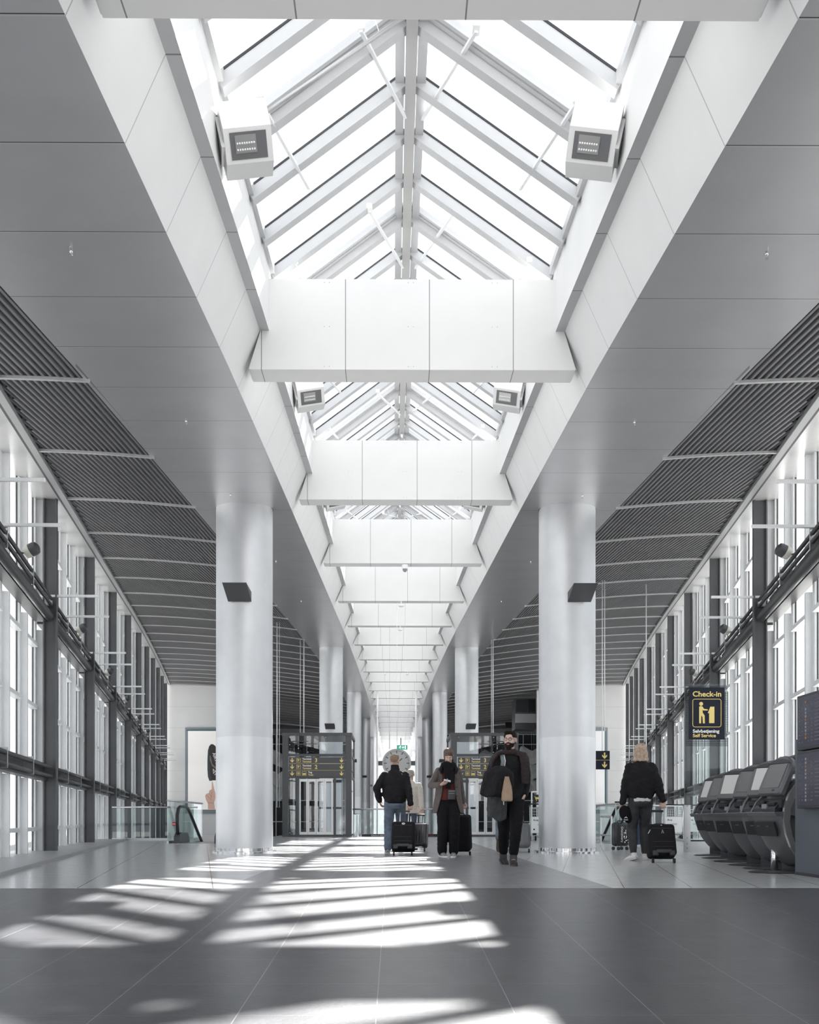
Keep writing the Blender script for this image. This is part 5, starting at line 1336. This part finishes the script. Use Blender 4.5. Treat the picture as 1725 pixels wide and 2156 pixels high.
# ============ man in black jacket, walking away
S1 = 16.8
def LX(px, c, sc): return (px-c)*sc
pc1 = F(832, 1797.2)
J = person('man walking away in black bomber jacket and blue jeans, pulling a suitcase', (U(832, 1700, 16.75).x, 16.75, 0), R(2), 1.765, lean=2,
           feet={'L': ((-.13, -.06, .093), 4, 0), 'R': ((.13, .42, .12), -6, 12)},
           arms={'L': {'w': (-.27, .07, .93), 'pole': (-.7, -.7, -.1), 'd': (.25, .5, -.8), 'curl': 30}, 'R': {'w': (.27, -.16, .845), 'pole': (.6, -.6, 0), 'd': (-.05, -.12, -1), 'n': (-.2, -1, 0), 'curl': 62}},
           head=(-22, 0), hdrop=.02)
trousers(J, M['denim'], (.105, .080, .066, .066), seed=1)
shoes(J, M['sneakg'], M['sole'])
mb = MB(); torso_cloth(mb, J, [(-.01, .185, .135, 0), (.05, .20, .145, 0), (.12, .222, .155, 0), (.25, .225, .155, 0), (.38, .220, .15, 0), (.45, .205, .13, 0), (.51, .14, .105, 0), (.56, .085, .08, .005), (.60, .072, .07, .01), (.645, .070, .068, .012)])
for nm in 'LR': sleeve(mb, J, nm, .074, .068, .052, .96)
jk = remeshed(mb, 'bomber_jacket', M['cblack'], J['root'], .010, 3, .011, (7, 7, 10), 5)
mb = MB(); torso_cloth(mb, J, [(-.035, .180, .132, 0), (.0, .190, .14, 0), (.035, .192, .142, 0)]); remeshed(mb, 'waistband', M['cblack2'], jk, .010, 1)
hairblob(J, M['hair_fair'], [(0, -.022, .052, .078, .092, .076), (0, .02, .085, .066, .07, .045), (0, -.05, .03, .072, .065, .06)], fold=.003, fs=(60, 60, 60))
sc1, T, top, hl, yb = suitcase('rolling_suitcase', 'black soft suitcase with white oval badge, pulled by the man in jeans', (U(849, 1800, 16.05).x, 16.05, 0), R(-4), .40, .50, .24, -24, M['cblack'], .26, 'soft', 2, logo='oval')

# ============ companion in cream coat
J = person('person in cream jacket walking ahead, mostly hidden by man in black jacket', (U(865, 1700, 18.9).x, 18.9, 0), R(-3), 1.60, lean=2,
           feet={'L': ((-.1, .30, .12), 0, 10), 'R': ((.1, -.10, .09), 0, 0)},
           arms={'L': {'w': (-.24, .08, .80)}, 'R': {'w': (.23, -.14, .78), 'pole': (.5, -.7, 0), 'd': (0, -.1, -1), 'n': (-.2, -1, 0), 'curl': 60}}, head=(-8, 0))
trousers(J, mat('dark_blue_denim', (.04, .05, .08), .8, 0, .2, 9), seed=2)
shoes(J, M['boot'], M['kdark'])
mb = MB(); torso_cloth(mb, J, [(-.14, .20, .15, 0), (.0, .195, .145, 0), (.12, .175, .13, 0), (.3, .195, .14, 0), (.44, .195, .13, 0), (.53, .11, .09, 0), (.57, .07, .07, .01)])
for nm in 'LR': sleeve(mb, J, nm, .074, .062, .050, .97)
remeshed(mb, 'jacket', M['cream'], J['root'], .010, 3, .008, (7, 7, 9), 2)
hairblob(J, M['hair_grey'], [(0, -.02, .045, .080, .095, .080), (0, -.055, .0, .070, .06, .06)], fold=.003, fs=(60, 60, 60))
suitcase('rolling_suitcase', 'glossy black suitcase pulled by the person in the cream jacket', (U(881, 1790, 17.95).x, 17.95, 0), R(-10), .34, .45, .22, -20, mat('glossy_black_shell', (.02, .02, .024), .18), .22, 'shell')

# ============ woman reading her phone
J = person('woman in open taupe coat and black scarf looking down at her phone', (U(944, 1700, 15.3).x, 15.3, 0), R(180), 1.74, lean=1, stoop=14, female=True,
           feet={'L': ((-.085, .04, .088), -8, 0), 'R': ((.10, .02, .088), 14, 0)},
           arms={'R': {'w': (.135, .30, 1.155), 'pole': (.75, -.2, -.75), 'd': (-.85, .25, .22), 'n': (-.1, -.2, 1), 'curl': 28}, 'L': {'w': (-.27, -.20, .80), 'pole': (-.5, -1, 0), 'curl': 60, 'n': (.3, 1, 0)}},
           head=(0, 32), skin=(.56, .38, .31))
k = J['k']; rt = J['root']
trousers(J, M['cblack2'], (.108, .088, .080, .078), seed=3, end=.98)
shoes(J, M['sneakg'], M['sneaker'])
mb = MB(); torso_cloth(mb, J, [(.00, .185, .145, 0), (.08, .170, .14, 0), (.2, .160, .13, 0), (.36, .165, .13, 0), (.46, .15, .11, 0), (.53, .07, .07, 0)]); remeshed(mb, 'sweater', M['red_knit'], rt, .010, 2, .004)
hc = J['hip']; sh = J['sh']
rings = []
for (z, rx, ry, g, yo) in ((1.455, .09, .075, 25, -.01), (1.435, .15, .10, 28, -.01), (1.40, .195, .118, 30, -.01), (1.32, .20, .135, 30, 0), (1.18, .19, .145, 28, 0), (1.05, .195, .15, 30, 0), (.92, .215, .165, 36, 0), (.80, .24, .185, 42, -.01), (.70, .258, .20, 46, -.015)):
    rings.append((V3((0, yo, z)), rx, ry, 90+g, 450-g))
coat = openshell(rings, 'coat', M['taupe'], rt, .016, 34, .006, 2.0)
mb = MB(); sleeve(mb, J, 'R', .062, .050, .044, .9); sleeve(mb, J, 'L', .062, .050, .044, .95)
remeshed(mb, 'sleeve', M['taupe'], coat, .010, 2, .006)
mb = MB()
for s in (-1, 1): mb.tube([V3((s*.10, .07, 1.47)), V3((s*.13, .115, 1.40)), V3((s*.115, .13, 1.33))], [.028, .034, .012], 10)
remeshed(mb, 'collar', M['cblack'], coat, .008, 2)
mb = MB()
for z in (1.25, 1.12, .98): mb.ball((-.135, .15, z), .010, .006, .010, 8)
mb.build('button', M['black'], coat)
mb = MB(); n0 = J['neck']
pts = [n0+V3((.085*cos(R(a)), .090*sin(R(a))+.02, .012*sin(R(a*2))+.022)) for a in range(0, 361, 24)]
mb.tube(pts, .042, 12); mb.tube([p+V3((0, 0, -.045)) for p in pts], .040, 12)
mb.tube([n0+V3((.03, .12, -.03)), V3((.03, .17, 1.33)), V3((.02, .175, 1.20)), V3((.01, .17, 1.10))], [.045, .05, .048, .045], 12, ry=[.025, .02, .018, .015], ref=(1, 0, 0))
mb.tube([n0+V3((-.03, .12, -.03)), V3((-.04, .165, 1.32)), V3((-.045, .17, 1.18))], [.04, .045, .042], 12, ry=[.025, .02, .015], ref=(1, 0, 0))
remeshed(mb, 'scarf', M['cblack2'], rt, .008, 2, .006, (14, 14, 6), 4)
hairblob(J, M['hair_brown'], [(0, -.024, .050, .088, .102, .086), (0, .012, .092, .064, .064, .034), (.062, -.01, .0, .022, .05, .065), (-.062, -.01, .0, .022, .05, .065), (0, -.075, -.02, .055, .04, .075), (-.075, -.02, -.07, .02, .03, .05)], fold=.004)
# phone and pouch (held / worn things)
ph = thing('mobile_phone', 'pale mobile phone in the hand of the woman in the taupe coat', 'phone', rt.matrix_basis @ V3((.035, .335, 1.215)), R(180))
q = MB(); q.rbox((0, 0, 0), .115, .06, .010, .005, 2); pm_ = q.build('case', M['plastic'], ph, 'auto'); pm_.rotation_euler = (R(-30), R(-12), 0)
q = MB(); q.box(-.052, .052, -.026, .026, .005, .006); q.build('screen', mat('phone_screen', (.3, .32, .34), .15, emit=(.6, .65, .7), est=.4), pm_)
pw = thing('belt_pouch', 'small black leather pouch hanging at the front of the taupe-coated woman', 'bag', rt.matrix_basis @ V3((-.045, .155, 1.0)), R(180))
q = MB(); q.rbox((0, 0, 0), .12, .045, .155, .012, 3); pb2 = q.build('pouch', mat('dark_leather', (.035, .035, .038), .4), pw, 'auto')
q = MB(); q.rbox((0, .022, .045), .108, .012, .06, .005, 2); q.build('flap', M['kdark'], pw, 'auto')
q = MB(); q.bar((-.05, .03, .058), (.05, .03, .058), .002, .004); q.bar((-.045, .03, .02), (.045, .03, .02), .002, .003); q.build('zip', M['steel'], pb2)
q = MB(); q.tube([(-.055, 0, .07), (-.07, -.02, .25), (-.09, -.03, .42)], .004, 6); q.tube([(.055, 0, .07), (.07, -.02, .25), (.08, -.03, .42)], .004, 6); q.build('strap', M['kdark'], pw, True)
sc3, T, top, hl, yb = suitcase('rolling_suitcase', 'tall black suitcase with white tag behind the woman reading her phone', (U(972, 1802, 15.95).x, 15.95, 0), R(165), .34, .60, .26, -10, M['cblack2'], .20, 'soft', 1)
q = MB(); q.box(-.024, .024, -.003, .003, -.12, .0); tg_ = q.build('paper_tag', M['swhite'], sc3); tg_.location = (.07, .17, .55); tg_.rotation_euler = (0, R(18), 0)

# ============ bearded man with coats over his arm
J = person('bearded man with glasses, plaid scarf and coats over his arm, walking nearer', (U(1074, 1700, 12.7).x, 12.7, 0), R(180), 1.80, lean=0, stoop=4,
           feet={'L': ((-.02, .18, .093), 0, 0), 'R': ((.055, -.30, .115), 8, -14)},
           arms={'L': {'w': (-.195, .045, .945), 'pole': (-.35, -1, 0), 'd': (.35, .1, -.9), 'curl': 20}, 'R': {'w': (.10, .27, 1.13), 'pole': (.9, -.4, -.4), 'd': (-.5, .1, -.8), 'n': (0, -.9, .3), 'curl': 60}},
           head=(-26, 0), hdrop=.015, skin=(.60, .42, .36))
rt = J['root']; k = J['k']
trousers(J, M['cblack2'], (.108, .078, .060, .060), seed=4, end=.80)
mb = MB()
for nm in 'LR': limb(mb, [lerp(J['knee'+nm], J['ank'+nm], .65), lerp(J['knee'+nm], J['ank'+nm], .9), J['ank'+nm]+V3((0, .02, -.03))], [.052, .050, .052])
remeshed(mb, 'socks', M['sock'], rt, .009, 1)
shoes(J, M['boot'], M['kdark'], True)
mb = MB(); torso_cloth(mb, J, [(-.06, .180, .135, 0), (.05, .18, .138, 0), (.15, .175, .135, 0), (.3, .19, .14, 0), (.42, .20, .135, 0), (.5, .14, .105, 0), (.57, .078, .078, .01), (.60, .075, .075, .015)])
for nm in 'LR': sleeve(mb, J, nm, .070, .060, .050, .95)
remeshed(mb, 'sweater', M['cblack'], rt, .010, 3, .007, (9, 9, 9), 6)
plaid = mat('plaid_scarf_wool', (.028, .022, .024), .9, 0, .2, 20)
nt = plaid.node_tree; bb = nt.nodes['Principled BSDF']; tcn = [n for n in nt.nodes if n.type == 'TEX_COORD'][0]
wv = nt.nodes.new('ShaderNodeTexChecker'); wv.inputs['Scale'].default_value = 34; wv.inputs[1].default_value = (.034, .015, .017, 1); wv.inputs[2].default_value = (.014, .013, .015, 1)
nt.links.new(tcn.outputs['Object'], wv.inputs[0]); nt.links.new(wv.outputs[0], bb.inputs['Base Color'])
mb = MB(); n0 = J['neck']
pts = [n0+V3((.095*cos(R(a)), .085*sin(R(a))+.01, -.01+.015*sin(R(a)))) for a in range(0, 361, 24)]
mb.tube(pts, .040, 12)
mb.tube([n0+V3((-.07, .05, 0)), V3((-.16, .09, 1.47)), V3((-.185, .135, 1.36)), V3((-.185, .15, 1.22)), V3((-.18, .15, 1.08))], [.05, .075, .08, .075, .065], 14, ry=[.035, .028, .022, .02, .016], ref=(1, 0, 0))
mb.tube([n0+V3((.06, .03, .01)), V3((.17, .05, 1.49)), V3((.24, .06, 1.40)), V3((.27, .07, 1.27))], [.045, .08, .08, .06], 14, ry=[.03, .03, .028, .02], ref=(0, 1, 0))
remeshed(mb, 'scarf', plaid, rt, .009, 2, .006, (12, 12, 6), 2)
hairblob(J, M['hair_dark'], [(0, -.024, .055, .080, .094, .074), (.01, .035, .098, .062, .055, .030), (0, -.06, .01, .070, .05, .07), (.055, .0, .05, .028, .06, .03), (-.055, .0, .05, .028, .06, .03)], fold=.004)
hairblob(J, M['hair_dark'], [(0, .062, -.088, .044, .034, .034), (0, .060, -.115, .034, .030, .030), (.045, .035, -.062, .018, .032, .034), (-.045, .035, -.062, .018, .032, .034), (0, .089, -.043, .028, .012, .007), (.032, .072, -.056, .012, .014, .018), (-.032, .072, -.056, .012, .014, .018)], name='beard', voxel=.006, fold=.003, fs=(70, 70, 40))
mb = MB(); HP = J['HP']
for s in (-1, 1):
    c = (s*.031, .101, .005); pts = [HP(c[0]+.022*cos(R(a)), c[1]-.002*abs(cos(R(a))), c[2]+.019*sin(R(a))) for a in range(0, 361, 30)]
    mb.tube(pts, .0024, 6); mb.tube([HP(s*.053, .098, .010), HP(s*.080, .03, .010), HP(s*.084, -.01, .008)], .002, 6)
mb.tube([HP(-.009, .103, .008), HP(.009, .103, .008)], .0022, 6)
mb.build('glasses', M['black'], rt, True)
RM = rt.matrix_basis
# backpack strap
bp = thing('backpack', 'dark backpack worn by the bearded man, grey shoulder strap showing', 'backpack', RM @ V3((.02, -.25, 1.22)), R(180))
q = MB(); q.rbox((0, 0, 0), .30, .14, .44, .05, 4); q.build('bag_body', M['kdark'], bp, 'auto')
strapm = mat('strap_fabric', (.16, .19, .20), .6)
q = MB(); q.tube([(.06, .06, .20), (.10, .18, .31), (.10, .30, .28), (.085, .385, .16), (.10, .375, .03)], [.03]*5, 8, ry=.008, ref=(1, 0, 0)); st = q.build('shoulder_strap', strapm, bp, True)
q = MB(); q.tube([(.072, .30, .292), (.058, .395, .165), (.072, .388, .04)], .005, 6); q.build('strap_edge', M['swhite'], st, True)
# draped coats
def drape(name, label, top, w, h, d, m, seed, loc, rz, waves=5, taper=.8, slant=0.0):
    o = thing(name, label, 'coat', loc, rz); mb = MB(); n = 40; rows = 14; vs = []
    for j in range(rows+1):
        t = j/rows; z = -h*t
        for i in range(n):
            a = 2*pi*i/n; f = 1+.13*t*sin(a*waves+seed+t*2)+.10*noise.noise(V3((cos(a)*1.5+seed, sin(a)*1.5, z*3)))
            dm = sqrt(min(1, (t+.01)/.20)); sx = w*(.12+.88*dm)*(1-(1-taper)*t)*(1+.05*sin(7*a+seed*3)*min(1, t*2)); sy = d*(.12+.88*dm)*(1+.10*sin(5*a+seed)*min(1, t*2))
            hem = .10*h*t*sin(a+seed)+.05*h*t*sin(3*a+seed*2)
            vs.append(V3((cos(a)*sx*f+slant*t, sin(a)*sy*f, z+hem+(.02 if j == 0 else 0))))
    fs = [(j*n+i, j*n+(i+1) % n, (j+1)*n+(i+1) % n, (j+1)*n+i) for j in range(rows) for i in range(n)]
    fs.append(tuple(range(n))); fs.append(tuple(rows*n+i for i in range(n-1, -1, -1)))
    mb.add(vs, fs); q = remeshed(mb, 'drape', m, o, .009, 2, .012, (10, 10, 7), seed)
    return o
o = drape('carried_coat', 'black coat folded over the forearm of the bearded man', 0, .19, .40, .12, M['cblack'], 1.0, RM @ V3((.155, .24, 1.295)), R(180), 4, 1.0, .045)
o = drape('carried_coat', 'charcoal garment hanging below the black coat on his arm', 0, .125, .36, .09, mat('charcoal_wool', (.035, .036, .040), .85, 0, .2, 12), 2.4, RM @ V3((.185, .20, .99)), R(172), 3, 1.05, .02)
q = MB(); q.box(-.006, .006, -.004, .004, -.05, .05); tg2 = q.build('care_label', M['swhite'], o); tg2.location = (-.08, .10, -.14)
o = thing('paper_bag', 'crumpled brown paper bag held in front by the bearded man', 'bag', RM @ V3((.085, .40, 1.0)), R(185))
mb = MB(); vs = []
for j, (z, w_, d_) in enumerate(((-.155, .058, .035), (-.14, .068, .045), (-.05, .066, .045), (.04, .052, .034), (.11, .038, .022), (.165, .024, .010))):
    for i in range(20):
        a = 2*pi*i/20; c_, s2 = cos(a), sin(a); e = .45; x = abs(c_)**e*(1 if c_ > 0 else -1); y = abs(s2)**e*(1 if s2 > 0 else -1)
        vs.append(V3((x*w_+.004*sin(i*3+j)+(.012*(z+.1)), y*d_+.004*cos(i*2+j*2), z)))
fs = [(j*20+i, j*20+(i+1) % 20, (j+1)*20+(i+1) % 20, (j+1)*20+i) for j in range(5) for i in range(20)]+[tuple(range(20)), tuple(100+i for i in range(20))]
mb.add(vs, fs); mb.build('bag', mat('brown_paper', (.34, .24, .17), .75, 0, .08, 14, .5, 18), o, 'auto')

# ============ walker hidden behind the bearded man
J = person('person in blue jeans walking away, almost hidden behind the bearded man', (U(1068, 1700, 17.4).x, 17.4, 0), R(-4), 1.66, lean=4,
           feet={'L': ((-.17, -.34, .24), 0, -62, (0, 1, 0)), 'R': ((.08, .16, .088), 0, 0)},
           arms={'L': {'w': (-.22, .12, .86)}, 'R': {'w': (.24, -.12, .86), 'd': (0, -.1, -1), 'n': (0, -1, 0), 'curl': 60}})
trousers(J, M['denim'], (.10, .074, .058, .056), seed=7, end=.92)
shoes(J, M['tan'], M['tan'])
mb = MB(); torso_cloth(mb, J, [(-.05, .18, .135, 0), (.1, .175, .13, 0), (.3, .18, .135, 0), (.44, .18, .12, 0), (.53, .10, .08, 0), (.57, .065, .065, .01)])
for nm in 'LR': sleeve(mb, J, nm, .07, .058, .046, .95)
remeshed(mb, 'jacket', M['cblack'], J['root'], .011, 2, .007)
hairblob(J, M['hair_brown'], [(0, -.022, .045, .080, .095, .080), (0, -.06, -.01, .068, .05, .07)])
suitcase('rolling_suitcase', 'grey hard shell suitcase beside the right leg of the bearded man', (U(1097, 1790, 17.35).x, 17.35, 0), R(2), .36, .46, .22, -12, mat('grey_hard_shell', (.17, .175, .185), .25, .2), .30, 'hard')

# ============ blond woman walking away
J = person('blond woman walking away in black bomber jacket, dark jeans and white sneakers', (U(1350, 1700, 14.0).x, 14.0, 0), R(-2), 1.72, lean=2, female=True,
           feet={'L': ((-.13, -.10, .105), 32, -12), 'R': ((.055, -.02, .088), -12, 0)},
           arms={'L': {'w': (-.27, .02, .845), 'pole': (-.8, -.6, 0), 'd': (.12, .15, -1), 'n': (.6, .8, 0), 'curl': 50}, 'R': {'w': (.30, -.10, .865), 'pole': (.6, -.7, 0), 'd': (.06, -.2, -1), 'n': (-.3, -1, 0), 'curl': 45}}, head=(0, 0), skin=(.52, .36, .29))
rt = J['root']
trousers(J, M['denimd'], (.100, .074, .064, .050), seed=8, end=.90, fold=.005)
shoes(J, M['sneaker'], M['sole'])
mb = MB(); torso_cloth(mb, J, [(-.045, .165, .13, 0), (.02, .172, .135, 0), (.06, .17, .13, 0)]); remeshed(mb, 'undershirt', M['tee'], rt, .009, 2, .004)
mb = MB(); torso_cloth(mb, J, [(-.005, .165, .13, 0), (.04, .190, .15, 0), (.12, .225, .150, 0), (.26, .235, .150, 0), (.38, .230, .145, 0), (.45, .205, .125, 0), (.52, .12, .09, 0), (.57, .080, .075, .01)])
for nm in 'LR': sleeve(mb, J, nm, .086, .076, .046, .95)
jk = remeshed(mb, 'bomber_jacket', M['cblack'], rt, .010, 3, .012, (7, 7, 10), 9)
hairblob(J, M['hair_blond'], [(0, -.022, .045, .094, .106, .090), (0, .025, .080, .072, .068, .048), (0, -.065, -.05, .088, .050, .11), (.072, -.025, -.05, .036, .060, .11), (-.072, -.025, -.05, .036, .060, .11), (.085, -.03, -.12, .036, .045, .045), (-.088, -.03, -.12, .036, .045, .045), (0, -.075, -.13, .08, .035, .035)], fold=.007, fs=(48, 48, 5))
RM = rt.matrix_basis
o = thing('baseball_hat', 'black cap with white mark dangling from the blond woman\'s hand', 'cap', RM @ V3((-.235, .0, .70)), 0)
mb = MB(); mb.ball((0, 0, 0), .085, .06, .12, 18, Matrix.Rotation(R(-14), 3, 'Y')); mb.ball((.035, .0, -.02), .07, .05, .13, 18, Matrix.Rotation(R(-8), 3, 'Y')); cp = remeshed(mb, 'crown', M['cblack2'], o, .008, 2, .006)
mb = MB(); mb.tube([(-.02, -.062, -.075), (.0, -.066, -.055), (.02, -.062, -.075)], .006, 6); mb.tube([(-.03, -.060, -.10), (.03, -.060, -.10)], .005, 6); mb.build('emblem', M['swhite'], cp)
mb = MB(); mb.ball((-.03, -.01, -.10), .075, .05, .012, 18, Matrix.Rotation(R(-60), 3, 'Y')); mb.build('peak', M['cblack'], o, True)
suitcase('rolling_suitcase', 'wide black suitcase with steel handle, pulled by the blond woman', (U(1395, 1815, 13.3).x, 13.3, 0), R(-3), .385, .47, .24, -22, M['cblack'], .26, 'soft', 2, logo='dot', gap=.14)

# ============ traveller hidden behind the blond woman
J = person('person hidden behind the blond woman, left hand reaching to a patterned suitcase', (U(1340, 1700, 19.2).x, 19.2, 0), R(0), 1.66, lean=2,
           feet={'L': ((-.12, -.08, .10), 0, -6), 'R': ((.10, .22, .10), 0, 0)},
           arms={'L': {'w': (-.325, -.12, .99), 'pole': (.2, -1, -.6), 'd': (-.1, -.3, -1), 'n': (0, -1, 0), 'curl': 55}, 'R': {'w': (.22, .1, .82)}})
trousers(J, mat('mid_blue_denim', (.05, .075, .13), .75, 0, .2, 9), (.10, .074, .06, .058), seed=9)
shoes(J, M['sneaker'], M['sole'])
mb = MB(); torso_cloth(mb, J, [(-.05, .18, .135, 0), (.1, .175, .13, 0), (.3, .18, .135, 0), (.44, .18, .12, 0), (.53, .10, .08, 0), (.57, .065, .065, .01)])
for nm in 'LR': sleeve(mb, J, nm, .07, .058, .046, .95)
remeshed(mb, 'jacket', M['cblack'], J['root'], .011, 2, .007)
hairblob(J, M['hair_dark'], [(0, -.022, .045, .080, .095, .080), (0, -.06, -.01, .068, .05, .07)])
sc7, T, top, hl, yb = suitcase('rolling_suitcase', 'glossy black hard suitcase with white lettering behind the right barrier', (U(1306, 1790, 18.6).x, 18.6, 0), R(32), .30, .46, .22, 0, mat('glossy_black_pattern', (.02, .022, .026), .15), .40, 'shell', 2)
t_ = text('lettering', 'Discovery', .075, M['swhite'], (-.10, -.13, .46), (R(90), R(90), 0), parent=sc7)
mb = MB()
rnd = random.Random(4)
for i in range(16):
    x = rnd.uniform(-.02, .12); z = .12+rnd.random()*.35; mb.rbox((x, -.122, z), .012+.02*rnd.random(), .006, .03*rnd.random()+.01, .002, 1)
mb.build('printed_flecks', M['swhite'], sc7)['kind'] = 'stuff'
